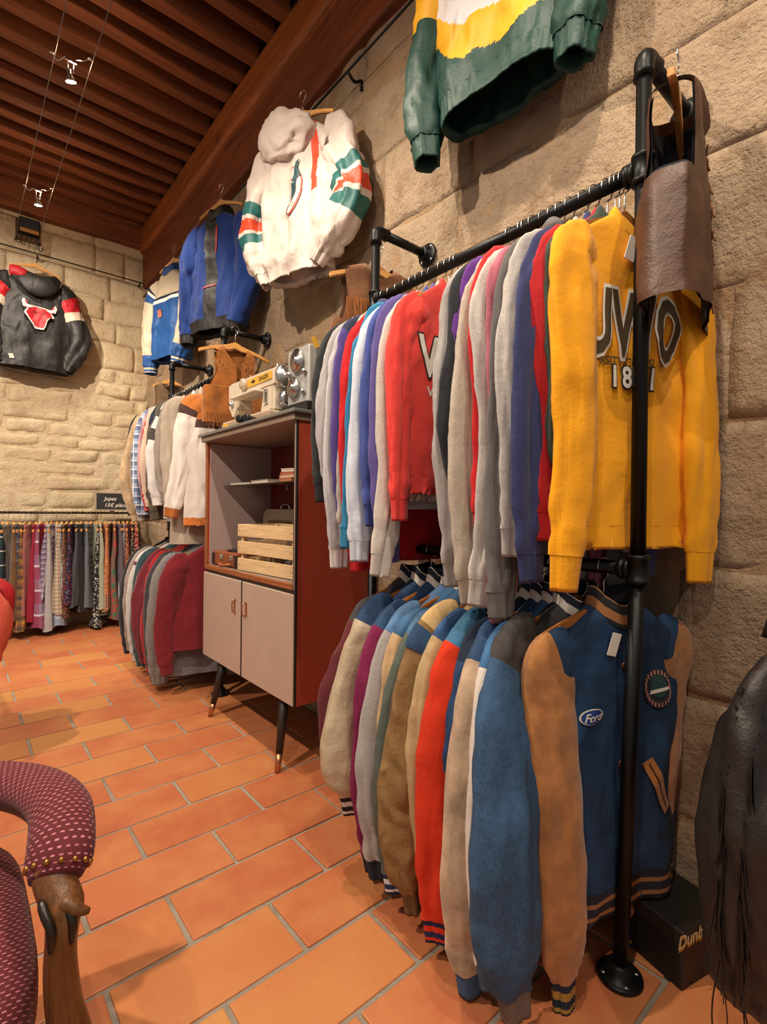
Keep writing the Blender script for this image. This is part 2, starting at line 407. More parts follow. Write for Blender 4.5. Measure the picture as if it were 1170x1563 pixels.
# ------------------------------------------------------------------ pipe racks
PR = .0185
def flange(parent, c, axis='x', r=.052):
    f = lathe('flange', [(r*.96, 0), (r, .003), (r, .008), (r*.9, .011), (.032, .014), (.029, .036), (.026, .040), (.02, .041)], BLACK, parent, 28)
    f.rotation_euler = {'x': (0, -PI/2, 0), 'z': (0, 0, 0)}[axis]; f.location = c
    for k in range(4):
        a = PI/4+k*PI/2; s = lathe('screw', [(.0055, .008), (.0065, .0125), (.004, .0145)], CHROME, f, 10); s.location = (.041*math.cos(a), .041*math.sin(a), 0)
    return f
def fitting(parent, c, axis, L=.05, r=.0255):
    o = lathe('pipe_fitting', [(r*.9, -L/2), (r*1.1, -L/2+.002), (r*1.1, -L/2+.012), (r, -L/2+.014), (r, L/2-.014), (r*1.1, L/2-.012), (r*1.1, L/2-.002), (r*.9, L/2)], BLACK, parent, 20, axis=axis)
    o.location = c; return o
RX, ZT, ZR, ZL = 1.316, 2.352, 2.065, 1.058
def rack(label, y0, y1, group):
    root = empty('pipe_rack', (RX, (y0+y1)/2, 0), 0, label, 'clothes rack', group); ym = (y0+y1)/2
    for y in (y0-ym, y1-ym):
        ln = .032 if y0 < 1 and y < 0 else 0.
        tube('upright_pipe', [(0, y, ZL), (0, y, ZT-.02)], PR, BLACK, root, 18); tube('upright_pipe', [(0, y+ln, .01), (0, y, ZL+.02)], PR, BLACK, root, 18)
        flange(root, (0, y+ln, 0.002), 'z', .056)
        el = crom([(0, y, ZT-.055), (0, y, ZT-.02), (.008, y, ZT-.006), (.022, y, ZT), (.058, y, ZT)], 12)
        tube('elbow', el, [.026]+[.0235]*10+[.026], BLACK, root, 18, ref=(0, 1, 0))
        tube('wall_pipe', [(.05, y, ZT), (WX-RX-.012, y, ZT)], PR, BLACK, root, 18)
        flange(root, (WX-RX-.010, y, ZT), 'x')
        for zz in (ZR, ZL):
            fitting(root, (0, y, zz), 'z', .075); fitting(root, (0, y+(.03 if y < 0 else -.03), zz), 'y', .03)
        tube('wall_pipe', [(0, y, ZR), (WX-RX-.012, y, ZR)], PR, BLACK, root, 18)
        flange(root, (WX-RX-.010, y, ZR), 'x')
    for zz in (ZR, ZL): tube('rail', [(0, y0-ym, zz), (0, y1-ym, zz)], PR, BLACK, root, 18)
    return root
rack('black pipe rack of sweatshirts above denim jackets', .553, 1.615, 'two-tier black pipe racks along the stone wall')
rack('black pipe rack of shirts above sweaters, beyond the cabinet', 3.15, 4.165, 'two-tier black pipe racks along the stone wall')

# ------------------------------------------------------------------ hangers
def hanger_arms(hw=.205, dr=.075, t=.016):
    top = []; n = 24
    for i in range(n+1):
        s = -1+2*i/n; a = abs(s); top.append((s*hw, -dr*a**1.25-.004*math.cos(a*PI)+.012*math.exp(-(a/.12)**2)))
    bot = [(x*.985, z-(.020+.022*math.exp(-(x/hw/.35)**2))) for x, z in top[::-1]]
    return prism('arms', top+bot, t, HANGW, None, 'xz', .003)
_ha = hanger_arms(); HA = _ha.data; bpy.data.objects.remove(_ha)
HA2 = HA.copy(); HA2.materials.clear(); HA2.materials.append(HANGD)
hk = [(0, 0, -.085), (0, 0, -.05), (.002, 0, -.036), (.014, 0, -.026)]+[(.0225*math.cos(a), 0, .0225*math.sin(a)) for a in np.linspace(-.9, PI+.35, 14)]
_hk = tube('hook', crom(hk, 34), .0017, CHROME, None, 8, ref=(0, 1, 0)); HK = _hk.data; bpy.data.objects.remove(_hk)
_hb = tube('bar', [(-.17, 0, -.155), (.17, 0, -.155)], .005, HANGW, None, 10); HB = _hb.data; bpy.data.objects.remove(_hb)
def hanger(label, railpos, yaw, width=1.0, dark=False, group=None, bar=False):
    x, y, z = railpos
    r = empty('clothes_hanger', (x, y, z-.20), yaw, label, 'hanger', group)
    h = link('hook', HK, r, (0, 0, .20)); h.rotation_euler.z = 0
    a = link('arms', HA2 if dark else HA, r, (0, 0, .20-.092)); a.scale.x = width
    if bar: b = link('bar', HB, r, (0, 0, .21)); b.scale.x = width
    return r

# ------------------------------------------------------------------ garments
def sgnpow(c, p): return np.sign(c)*np.abs(c)**p
class Garment: pass
RIBK = 'rib'
def garment(name, short, ctx, cat, group, loc, yaw=0., mat=None, L=.68, sw=.20, drop=.07, bw=.25, hw=None, th=.02, nw=.078,
            sleeves=True, sl=.66, sa=.062, sb=.02, segs=None, cuffm=None, cl=.065, hemm=None, hl=.06, out=(.03, .03), fwd=(0, 0),
            curl=(0, 0), puff=0., wr=.004, fold=.007, nd=.05, neck='crew', neckm=None, bodycol=None, vest=False, vneck=.0, seed=1,
            hang=True, dark=False, hl_w=.94, cuff=True, bend=0., sdrop=(0, 0), hgw=None, elbow=(0, 0), hz=.098, tagn=False, openfront=0., gx=0., res=1):
    NA = 56*res
    G = Garment(); rs = np.random.RandomState(seed*13+5); hw = hw or bw
    Lb = L if hemm is None else L-hl
    Lt = max(L, (drop+sl+cl+max(sdrop)) if sleeves else 0)+.02
    root = empty(name, (loc[0]+gx*math.cos(yaw), loc[1]+gx*math.sin(yaw), loc[2]-Lt), yaw, short+' '+ctx, cat, group); G.root = root
    ph = rs.uniform(0, 6.28, 6); sd = seed*3.17
    dk = [0, drop, drop+.17, L*.75, L]
    if vest: wk = [nw, sw, sw*.92, bw, hw]; dk = [0, drop, drop+.12, drop+.24, L]
    else: wk = [nw, sw, bw*.985, (bw+hw)/2, hw]
    tk = [th*1.15, th*.9, th, th*1.05, th*1.15]
    def bodyP(c, s, d, inflate=0.):
        w = np.interp(d, dk, wk)+inflate; t = np.interp(d, dk, tk)+inflate
        if hemm is not None: w = w*(1-(1-hl_w)*np.clip((d-(L-hl-.03))/.03, 0, 1))
        u = w*sgnpow(c, .72); v = t*sgnpow(s, .62)
        am = fold*np.clip((d-.10)/.35, 0, 1)
        v = v+am*(np.sin(u*26+ph[0])+.6*np.sin(u*47+ph[1]))*.6+am*.9*vnoise(u*9+sd, d*3.0, 0, 5)+bend*u*np.clip(d/.3, 0, 1)
        v = v+wr*vnoise(u*16+sd, d*11, np.sign(s)*2.+s*1.2, 6)*np.clip(d/.1, 0.15, 1)
        v = v+wr*.8*(1-2*np.abs(vnoise(u*9+d*4+sd, d*7-u*3, np.sign(s)*3., 14)))*np.clip(d/.15, 0, 1)*np.sign(s)
        u = u+wr*.6*vnoise(d*9+sd, u*3, 1.5, 8)
        dip = nd*np.exp(-(u/(nw*.95))**2)*np.clip(-s*1.6, 0, 1)*np.clip(1-d/.14, 0, 1)+.012*np.exp(-(u/nw)**2)*np.clip(s, 0, 1)*np.clip(1-d/.1, 0, 1)
        return np.stack(np.broadcast_arrays(u, v, Lt-d-dip), -1)
    def front(u, d, off=.002):
        u = np.asarray(u, float); d = np.asarray(d, float); w = np.interp(d, dk, wk)
        c = np.sign(u)*np.clip(np.abs(u)/w, 0, .995)**(1/.72); s = -np.sqrt(1-c*c)
        P = bodyP(c, s, d); P[..., 1] -= off; return P
    G.front = front; G.Lt = Lt; G.bodyP = bodyP
    ang = np.linspace(0, 2*PI, NA, endpoint=False); c, s = np.cos(ang), np.sin(ang)
    d = np.concatenate([np.linspace(0, drop, 8, endpoint=False), np.linspace(drop, Lb, 30*res)])
    if hang: d = d+0
    P = bodyP(c[None, :], s[None, :], d[:, None])
    keep = None; cidx = None; mats = [mat]
    cc = (c+np.roll(c, -1))/2; ss = (s+np.roll(s, -1))/2; dm = (d[:-1]+d[1:])/2
    um = (P[:-1, :, 0]+P[1:, :, 0])/2
    if vest:
        keep = np.ones((len(d)-1, NA), bool)
        hole = (np.abs(cc)[None, :] > .80) & (dm[:, None] > drop*.75) & (dm[:, None] < drop+.21); keep &= ~hole
    if vneck or openfront:
        if keep is None: keep = np.ones((len(d)-1, NA), bool)
        gap = np.maximum(vneck*np.clip(1-dm/(L*.5), 0, 1), openfront)[:, None]
        keep &= ~((ss[None, :] < 0) & (np.abs(um) < gap))
    if bodycol:
        mats, fn = bodycol; cidx = fn(um, np.repeat(dm[:, None], NA, 1), np.repeat(ss[None, :], len(dm), 0)).astype(int)
    G.body = grid('body', P, mats, root, cellidx=cidx, keep=keep)
    nm = neckm or (mats[0])
    # neckband / collar
    if neck in ('crew', 'rib', 'stand'):
        hgt = {'crew': .016, 'rib': .045, 'stand': .055}[neck]; rows = []
        for k, (dz, sc) in enumerate([(-.012, 1.05), (-.002, 1.06), (hgt*.5, 1.0), (hgt, .93), (hgt+.003, .88), (hgt*.5, .86), (-.004, .9)]):
            Q = bodyP(c, s, np.zeros(NA)); Q[:, 0] *= sc; Q[:, 1] *= sc; Q[:, 2] += dz; rows.append(Q)
        m = nm if isinstance(nm, (list, tuple)) else [nm]
        ri = [0, 1 % len(m), 0, 1 % len(m), 0, 0] if neck == 'rib' else [0]*6
        grid('collar', np.array(rows), list(m), root, rowidx=ri)
    elif neck == 'shirt':
        rows = []
        for dz, sc in [(-.006, 1.0), (.012, 1.02), (.030, 1.0), (.038, 1.04), (.030, 1.14), (.004, 1.26), (-.016, 1.34), (-.014, 1.30), (.018, 1.10)]:
            Q = bodyP(c, s, np.zeros(NA)); Q[:, 0] *= sc; Q[:, 1] *= sc; Q[:, 2] += dz; rows.append(Q)
        grid('collar', np.array(rows), nm if not isinstance(nm, (list, tuple)) else nm[0], root, keep=np.repeat(~((ss < -.9))[None, :], 8, 0))
    elif neck == 'hood':
        Q = crom([(-nw*1.1, -.3*th, Lt-.015), (-nw*1.25, th*1.0, Lt+.004), (-nw*.7, th*1.4+.022, Lt-.012), (0, th*1.4+.032, Lt-.045), (nw*.7, th*1.4+.022, Lt-.012), (nw*1.25, th*1.0, Lt+.004), (nw*1.1, -.3*th, Lt-.015)], 22)
        R = [(.012+.026*math.sin(i/21*PI)**.6, .010+.030*math.sin(i/21*PI)) for i in range(22)]
        Pq = sweep(Q, R, 16, ref=(0, 0, 1)); Pq += (.006*vnoise(Pq[..., 0]*22+sd, Pq[..., 1]*22, Pq[..., 2]*22, 9))[..., None]
        grid('hood', Pq, nm if not isinstance(nm, (list, tuple)) else nm[0], root, caps=True)
    if hemm is not None:
        hm = list(hemm) if isinstance(hemm, (list, tuple)) else [hemm]
        dd = np.linspace(L-hl-.004, L, 8); Q = bodyP(c[None, :], s[None, :], dd[:, None])
        rb = .0015*np.cos(ang*40); Q[..., 1] += (np.sign(s)*rb)[None, :]
        E = bodyP(c, s, np.full(NA, L-.03)); E[:, :2] *= .93; Q = np.concatenate([Q, E[None]])
        ri = [[0, 0, 1, 0, 0, 1, 0, 0][i] % len(hm) for i in range(8)]
        grid('hem_band', Q, hm, root, rowidx=ri)
    # sleeves
    G.sleeves = []
    if sleeves:
        segs = segs or [(1.0, mat, 'sleeve')]
        for k, sg in enumerate((-1, 1)):
            o, f, cu, sx, el = out[k], fwd[k], curl[k], sdrop[k], elbow[k]
            pts = [(sg*(sw-.05), 0, drop+.045), (sg*(sw+.012), f*.15, drop+.065), (sg*(sw+.042+o*.45), f*.5, drop+.19),
                   (sg*(sw+.045+o+el), f, drop+.42*(sl/.66)), (sg*(sw+.03+o+cu), f*1.1, drop+sl+sx)]
            C = crom(pts, 46); t = np.linspace(0, 1, 46)
            C[:, 0] += .010*vnoise(t*3.2+sd, 0, k*5., 21)*np.clip(t*5-.5, 0, 1); C[:, 1] += .35*sb*vnoise(t*2.6+sd, 3., k*5., 22)*np.clip(t*5-.5, 0, 1)
            a = np.interp(t, [0, .12, .35, .62, .9, 1], [sa*1.0, sa*1.22, sa*1.12, sa*1.0, sa*.86, sa*.74])+puff*np.exp(-((t-.86)/.12)**2)
            b = np.interp(t, [0, .12, .35, .62, .9, 1], [sb*.7, sb*.95, sb*1.1, sb*1.12, sb*1.05, sb*.95])+puff*.6*np.exp(-((t-.86)/.12)**2)
            if puff: a = a*np.interp(t, [0, .95, 1], [1, 1, .75]); b = b*np.interp(t, [0, .95, 1], [1, 1, .8])
            C3 = np.stack([C[:, 0], C[:, 1], Lt-C[:, 2]], -1)
            Pq = sweep(C3, list(zip(a, b)), 32, ref=(0, 1, 0))
            ctr = C3[:, None, :]; D = Pq-ctr; Dn = D/(np.linalg.norm(D, axis=2, keepdims=True)+1e-9); an = np.linspace(0, 2*PI, 32, endpoint=False)[None, :]
            T = t[:, None]
            rg = 1-2*np.abs(vnoise(np.cos(an)*2.4+sd+T*3, np.sin(an)*2.4-T*2, T*9*(sl/.66)+k*3, 13))
            dis = wr*.8*vnoise(Pq[..., 0]*20+sd+k*7, Pq[..., 1]*26, Pq[..., 2]*13, 10)+wr*.9*rg*(.45+.55*np.exp(-((T-.55)/.25)**2))
            dis = dis+wr*1.1*vnoise(np.cos(an)*1.7+sd, np.sin(an)*1.7, T*1.8+k*3, 12)+wr*.7*np.sin(3*an+4*T+ph[5])*np.clip(1.2-T, 0, 1)
            for aj in rs.uniform(0, 6.28, 4):
                dd_ = (an-(aj+.7*np.sin(T*rs.uniform(3, 6)+aj))+PI) % (2*PI)-PI; dis = dis-wr*1.5*np.exp(-(dd_/.24)**2)*np.clip(T*3, 0, 1)
            dis = dis+wr*.7*np.sin(T*80+1.8*np.sin(an*2+ph[4]))*np.exp(-((T-.97)/.07)**2)
            Pq = Pq+Dn*(dis*np.clip(T/.1, 0, 1))[..., None]
            if len(segs) == 1: Pq[8] += Dn[8]*.0022; Pq[9] -= Dn[9]*.0016
            i0 = 0
            for te, sm, sn in segs:
                i1 = int(round(te*45)); part = grid(sn, Pq[i0:i1+1], sm, root); i0 = i1; G.sleeves.append(part)
            if cuff:
                cm = cuffm if cuffm is not None else segs[-1][1]; cm = list(cm) if isinstance(cm, (list, tuple)) else [cm]
                tdir = C3[-1]-C3[-3]; tdir /= np.linalg.norm(tdir); rows = []
                base = Pq[-1]-C3[-1]
                for q in range(9):
                    fr = q/8; sc = .92-.10*math.sin(fr*PI)*0-.12*fr; rib = 1+.03*np.cos(np.arange(32)*PI)
                    rows.append(C3[-1]+base*sc*rib[:, None]*(1.02 if q == 0 else 1)+tdir*cl*fr)
                rows.append(C3[-1]+base*.70+tdir*cl*.9); rows.append(C3[-1]+base*.66+tdir*cl*.3)
                ri = [[0, 0, 1, 1, 0, 0, 1, 0, 0, 0][i] % len(cm) for i in range(10)]
                grid('cuff', np.array(rows), cm, part, rowidx=ri)
    if tagn:
        tg = box('price_tag', (-.016, -.001, -.03), (.016, .001, .03), plain('e9e4da', .6), root, .0008, 1)
        p = front(-.045, .085, .012); tg.location = p; tg.rotation_euler = (.1, .25, 0)
    if hang:
        hanger('wooden hanger inside the '+short, (loc[0], loc[1], loc[2]+hz), yaw, hgw or min(1.15, sw/.21), dark, 'wooden hangers on the racks')
    return G
def decal(G, name, polys, mat, u0, d0, sx=1., sz=1., off=.002, parent=None, sub=.012):
    """flat print / patch following the garment's front; polys = list of outlines or a mesh of 2D points"""
    b = bmesh.new()
    if isinstance(polys, bpy.types.Mesh): b.from_mesh(polys)
    else:
        for p in polys: b.faces.new([b.verts.new((x, y, 0)) for x, y in p])
    bmesh.ops.triangulate(b, faces=b.faces)
    for _ in range(4):
        es = [e for e in b.edges if abs((e.verts[0].co-e.verts[1].co).x*sx)+abs((e.verts[0].co-e.verts[1].co).y*sz) > sub]
        if not es or len(b.verts) > 6000: break
        bmesh.ops.subdivide_edges(b, edges=es, cuts=1); bmesh.ops.triangulate(b, faces=[f for f in b.faces if len(f.verts) > 3])
    if b.verts:
        X = np.array([v.co[:] for v in b.verts]); P = G.front(u0+X[:, 0]*sx, d0-X[:, 1]*sz, off)
        for v, p in zip(b.verts, P): v.co = p
    return bm_obj(name, b, mat, parent or G.root)
def text2d(s, size=1., bold=0., shear=0., space=1., align='CENTER'):
    cu = bpy.data.curves.new('lettering', 'FONT'); cu.body = s; cu.size = size; cu.offset = bold; cu.shear = shear; cu.space_character = space
    cu.align_x = align; cu.align_y = 'CENTER'; cu.resolution_u = 3; cu.fill_mode = 'FRONT'
    o = bpy.data.objects.new('lettering', cu); col.objects.link(o)
    dg = bpy.context.evaluated_depsgraph_get(); me = bpy.data.meshes.new_from_object(o.evaluated_get(dg)); bpy.data.objects.remove(o); return me
def disc2(r, n=20, rx=1., cx=0, cy=0): return [(cx+r*rx*math.cos(a), cy+r*math.sin(a)) for a in np.linspace(0, 2*PI, n, endpoint=False)]

# ------------------------------------------------------------------ upper rail, near rack: sweatshirts
F = fab
UP = [  # shoulder y, short label, key, body colour, kind, sleeve length, options
 (1.590, 'charcoal crew sweatshirt', 'charcoal', '2b2c30', 'fleece', .60, {}),
 (1.548, 'heather grey sweatshirt with wrinkled sleeve', 'heather grey', 'b2adb0', 'heather', .60, dict(wr=.006)),
 (1.505, 'pale grey sweatshirt with white cuff', 'pale grey', 'c6c2c6', 'heather', .84, dict(cuffm=F('efecec'), out=(.03, -.07))),
 (1.460, 'navy hooded sweatshirt with purple sleeve', 'navy and purple', '33385e', 'fleece', .72, dict(segs=[(.30, F('2f3557'), 'shoulder_panel'), (1, F('4e3f88'), 'sleeve')], neck='hood')),
 (1.425, 'stone grey sweatshirt', 'stone grey', 'b9b0a6', 'heather', .74, {}),
 (1.395, 'bright red long sweatshirt', 'bright red', 'c5141c', 'fleece', .84, dict(L=.95)),
 (1.362, 'teal blue sweatshirt', 'teal blue', '2a78a2', 'fleece', .76, {}),
 (1.328, 'bluish white sweatshirt', 'bluish white', 'cfd6e4', 'fleece', .80, dict(curl=(.02, 0))),
 (1.285, 'faded royal blue sweatshirt', 'royal blue', '3f4f95', 'fleece', .68, dict(wr=.006, out=(.035, -.07))),
 (1.252, 'dusty violet sweatshirt', 'dusty violet', '5d5293', 'fleece', .80, {}),
 (1.226, 'cream grey sweatshirt', 'cream grey', 'cdc4bd', 'heather', .84, dict(out=(.02, -.07), curl=(.05, 0))),
 (1.195, 'coral sweatshirt with white letter W', 'coral', 'e4413a', 'fleece', .66, dict(key='coral', yaw=-6, out=(.02, -.06), sa=.050, fwd=(-.008, 0))),
 (1.00, 'deep navy sweatshirt half hidden', 'deep navy', '1f2c58', 'fleece', .62, dict(sw=.15, out=(-.07, -.07), L=.86)),
 (.958, 'mid grey sweatshirt', 'mid grey', 'a9a4a2', 'heather', .84, {}),
 (.944, 'black sweatshirt with bent sleeve', 'black', '23252d', 'fleece', .76, dict(elbow=(.045, 0), curl=(-.02, 0), out=(.0, -.05), fwd=(-.01, 0), wr=.006)),
 (.920, 'vivid purple sweatshirt', 'vivid purple', '64308c', 'fleece', .72, dict(out=(-.01, -.07))),
 (.888, 'oatmeal sweatshirt', 'oatmeal', 'bdb1a2', 'heather', .88, dict(out=(.04, -.07))),
 (.860, 'scarlet sweatshirt seen as a thin strip', 'scarlet', 'd0242a', 'fleece', .70, dict(out=(-.02, -.07))),
 (.838, 'light grey sweatshirt with long sleeve', 'light grey', 'c9c3bf', 'heather', .88, dict(out=(.025, -.07), elbow=(-.03, 0))),
 (.805, 'dusty pink sweatshirt', 'dusty pink', 'b8697c', 'fleece', .92, dict(out=(-.005, -.07), wr=.006, elbow=(-.025, 0))),
 (.770, 'dark grey sweatshirt', 'dark grey', '6a6768', 'heather', .90, dict(neck='hood')),
 (.738, 'ash grey sweatshirt', 'ash grey', 'bcb6b2', 'heather', .74, {}),
 (.704, 'indigo sweatshirt', 'indigo', '2f3664', 'fleece', .80, {}),
 (.686, 'crimson sweatshirt seen as a thin strip', 'crimson', 'b3141f', 'fleece', .70, dict(out=(-.02, -.07), sw=.17)),
 (.672, 'bottle green sweatshirt', 'bottle green', '35463c', 'fleece', .66, dict(out=(-.035, -.07), sw=.165, sa=.05)),
 (.622, 'golden yellow university sweatshirt', 'golden yellow', 'f2a50a', 'fleece', .80, dict(key='yellow')),
]
def between(T, i, noun):
    if i == 0: return 'beside the %s %s' % (T[1][2], noun)
    if i == len(T)-1: return 'beside the %s %s' % (T[i-1][2], noun)
    return 'between the %s and %s ones' % (T[i-1][2], T[i+1][2])
KEY = {}
for i, (ys, short, key, hx, kd, sl, op) in enumerate(UP):
    op = dict(op); k = op.pop('key', None); yaw = math.radians(op.pop('yaw', -8-8*(1.6-ys)+rnd.uniform(-1, 1))); m = F(hx, kd)
    kw = dict(L=.74+rnd.uniform(-.03, .03), sw=.180, bw=.235, th=.013, sa=.058, sb=.0155, out=(.040+rnd.uniform(-.01, .012), -.05), curl=(.012+rnd.uniform(-.02, .02), 0), fold=.005, wr=.0066, seed=i+3, hemm=m, cl=.07, sl=sl, hgw=.9)
    if k == 'yellow': kw.update(L=.86, sw=.19, bw=.245, th=.020, sa=.068, sb=.022, out=(-.012, -.015), fold=.011, fwd=(-.03, -.03), tagn=True, wr=.0065, dark=True, nd=.06, curl=(.035, 0), cl=.085, gx=.035); yaw = math.radians(-19)
    kw.update(op); yc = ys-.008+math.sin(yaw)*.2
    if k == 'yellow': yc = .598
    g = garment('sweatshirt', short, between(UP, i, 'one'), 'sweatshirt', 'sweatshirts on the upper rail', (RX, yc, ZR-.098), yaw, m, **kw)
    KEY[k or key] = g
WHITE_P = plain('e8e4da', .8); BROWN_P = plain('4a3a22', .85); DARK_P = plain('2c2418', .85)
g = KEY['yellow']
decal(g, 'print_outline', text2d('UWO', .175, .0125, 0, 1.05), WHITE_P, -.020, .297, .70, 1.28, .0065)
decal(g, 'print_letters', text2d('UWO', .175, .005, 0, 1.05), BROWN_P, -.020, .297, .70, 1.28, .0085)
decal(g, 'print_line', text2d('RSITY CONSI   H.', .032, .0006, 0, 1.0), BROWN_P, -.022, .385, .85, 1, .0065)
decal(g, 'print_year_outline', text2d('1871', .075, .0065, 0, 1.25), DARK_P, -.026, .425, .8, 1, .0065)
decal(g, 'print_year', text2d('1871', .075, .002, 0, 1.25), WHITE_P, -.026, .425, .8, 1, .0085)
g = KEY['coral']
decal(g, 'print_outline', text2d('W', .15, .008), DARK_P, -.105, .27, .9, 1.25, .003)
decal(g, 'print_letter', text2d('W', .15, .003), WHITE_P, -.105, .27, .9, 1.25, .0045)
decal(g, 'print_line', text2d('WA', .045, .001, 0, 1.15), WHITE_P, -.105, .38, 1, 1, .003)

# ------------------------------------------------------------------ lower rail, near rack: denim varsity jackets
D1, D2, D3 = F('24456c', 'denim'), F('3c668f', 'denim'), F('1b2c46', 'denim')
NAVYR, CREAMR = F('1c2233', 'rib'), F('d8d0c4', 'rib')
LOW = [
 (1.378, 'maroon sleeved jacket with dark denim yoke', 'maroon', '5e2029', 'fleece', F('4c4a4e', 'denim'), .52, .30, dict(cuffm=F('2a1418', 'rib'))),
 (1.318, 'ivory satin sleeved jacket with striped cuff', 'ivory satin', 'b8a88f', 'satin', D1, .60, .28, dict(puff=.018, cuffm=[F('1b1a1c', 'rib'), CREAMR], out=(.075, -.07), sb=.036, sa=.082)),
 (1.238, 'magenta sleeved jacket with denim yoke', 'magenta', '7c1c4c', 'cotton', D1, .76, .30, dict(out=(.05, -.07))),
 (1.176, 'soft grey sleeved jacket with pale denim yoke', 'soft grey', 'a7a3a3', 'heather', F('5f86b4', 'denim'), .74, .33, {}),
 (1.136, 'sand sleeved jacket with light denim yoke', 'sand', 'bfa17a', 'cotton', D2, .70, .32, dict(out=(.03, -.07))),
 (1.092, 'sage green sleeved jacket with blue striped cuff', 'sage green', '566058', 'cotton', F('44688c', 'denim'), .74, .30, dict(cuffm=[F('24365f', 'rib'), F('d8dce4', 'rib')], wr=.006)),
 (1.020, 'crumpled khaki jacket with square denim patch', 'khaki', '86683f', 'wrinkle', F('c7a774', 'cotton'), .75, .24, dict(key='khaki', sb=.04, sa=.09, cuffm=F('6e5636', 'rib'), out=(.075, -.07), wr=.008, puff=.01)),
 (.975, 'tan sleeved jacket with denim yoke', 'tan', 'b39a72', 'cotton', F('2f5686', 'denim'), .72, .28, dict(out=(.05, -.07))),
 (.915, 'orange red sleeved jacket with striped cuff', 'orange red', 'd03312', 'cotton', F('386c90', 'denim'), .755, .30, dict(sb=.038, sa=.085, cuffm=[F('232a55', 'rib'), F('d8331c', 'rib')], out=(.07, -.07), wr=.007)),
 (.875, 'all blue denim jacket with dark sleeve', 'all blue', '274a78', 'denim', D3, .60, .34, dict(out=(.03, -.07), cuffm=F('24406a', 'rib'))),
 (.84, 'beige suede sleeved jacket with blue cuff', 'beige suede', 'b59c82', 'suede', D1, .80, .36, dict(sb=.034, sa=.084, cuffm=F('3b5a82', 'rib'), out=(.07, -.07), fwd=(-.05, 0))),
 (.805, 'white leather sleeved jacket with ribbed blue cuff', 'white leather', 'dcd2cc', 'cotton', F('3d6c9c', 'denim'), .77, .36, dict(sb=.032, sa=.08, cuffm=F('48648c', 'rib'), out=(.06, -.07), wr=.002, fwd=(-.06, 0))),
 (.775, 'washed denim jacket with charcoal yoke', 'washed denim', '37597e', 'denim', F('403c3d', 'denim'), .76, .34, dict(sb=.034, sa=.092, cuffm=F('6a5f58', 'rib'), out=(.085, -.07), wr=.009, puff=.012, fwd=(-.115, 0))),
 (.630, 'tan sleeved denim varsity jacket with oval badge', 'oval badge', 'a8713f', 'suede', D1, .78, .17, dict(key='ford')),
]
for i, (ys, short, key, hx, kd, ym, sl, seam, op) in enumerate(LOW):
    op = dict(op); k = op.pop('key', None); yaw = math.radians(-9-8*(1.4-ys)+rnd.uniform(-1, 1)); m = F(hx, kd)
    kw = dict(L=.74, sw=.205, drop=.085, bw=.27, th=.030, sa=.070, sb=.027, out=(.075, -.07), fold=.006, wr=.0068, hemm=[NAVYR, CREAMR], cl=.065, sl=sl, seed=i+60,
              segs=[(seam, ym, 'shoulder_panel'), (1, m, 'sleeve')], neck='rib', neckm=[NAVYR, CREAMR], cuffm=NAVYR, hgw=1.0, nd=.05, dark=True)
    kw.update(op); yc = ys+math.sin(yaw)*.24
    if k == 'ford':
        yaw = math.radians(-17); yc = .640
        kw.update(mat=None, L=.80, sw=.205, bw=.248, gx=.036, th=.036, sa=.074, sb=.030, out=(-.040, -.075), neckm=[F('1e1d22', 'rib'), F('9a6a42', 'rib')], hemm=[F('1d2230', 'rib'), F('96683f', 'rib')],
                  cuffm=[F('1d2a3c', 'rib'), F('a8843c', 'rib')], fold=.008, wr=.005, tagn=True, seed=91, hl=.075, fwd=(-.055, 0), puff=.008, cl=.08, sl=.80, curl=(.015, -.03))
        kw.pop('mat')
    g = garment('varsity_jacket', short, between(LOW, i, 'one'), 'jacket', 'varsity jackets on the lower rail', (RX, yc, ZL-.098), yaw, ym if k != 'ford' else F('163a60', 'denim'), **kw)
    KEY[k or key] = g
g = KEY['khaki']
ps = g.sleeves[1]   # denim patch stitched on the outer sleeve, near its top seam
vv = np.array([v.co[:] for v in ps.data.vertices]).reshape(-1, 32, 3); ctr = vv.mean(1, keepdims=True)
sel = vv[1:7, 11:23]; sel = sel+(sel-ctr[1:7])*.05
grid('elbow_patch', sel, D1, ps, wrap=False)
g = KEY['ford']
COPPER = plain('8a5a3c', .35, .9)
decal(g, 'placket', [[(-.018, -.62), (.018, -.62), (.018, 0), (-.018, 0)]], F('1a3d66', 'denim'), .0, .085, 1, 1, .004, sub=.03)
decal(g, 'placket_edge', [[(-.002, -.62), (.002, -.62), (.002, 0), (-.002, 0)]], F('8c7a66', 'cotton'), .021, .085, 1, 1, .005, sub=.03)
for dd in (.16, .29, .42, .55, .67):
    b = lathe('snap_button', [(.010, 0), (.0105, .002), (.008, .004), (.004, .003)], COPPER, g.root, 14); b.location = g.front(.0, dd, .006); b.rotation_euler = (PI/2, 0, 0)
decal(g, 'badge', [disc2(.020, 26, 2.0)], WHITE_P, -.115, .275, 1, 1, .004, sub=.02)
decal(g, 'badge_field', [disc2(.0175, 26, 2.05)], plain('22418c', .7), -.115, .275, 1, 1, .0055, sub=.02)
decal(g, 'badge_letters', text2d('Ford', .030, .0003, .35, .95), WHITE_P, -.115, .277, 1.05, 1, .0065)
decal(g, 'crest', [disc2(.052, 28)], F('2a2430', 'cotton'), .125, .235, 1, 1, .004, sub=.03)
for k in range(22):
    a = k/22*2*PI; decal(g, 'crest_letter', [[(-.003, -.006), (.003, -.006), (.003, .006), (-.003, .006)]], F('a5766a', 'cotton'), .125+.043*math.cos(a), .235+.043*math.sin(a), 1, 1, .0055)
decal(g, 'crest_centre', [disc2(.030, 20, 1, 0, .006)], F('173c3a', 'cotton'), .125, .235, 1, 1, .0058)
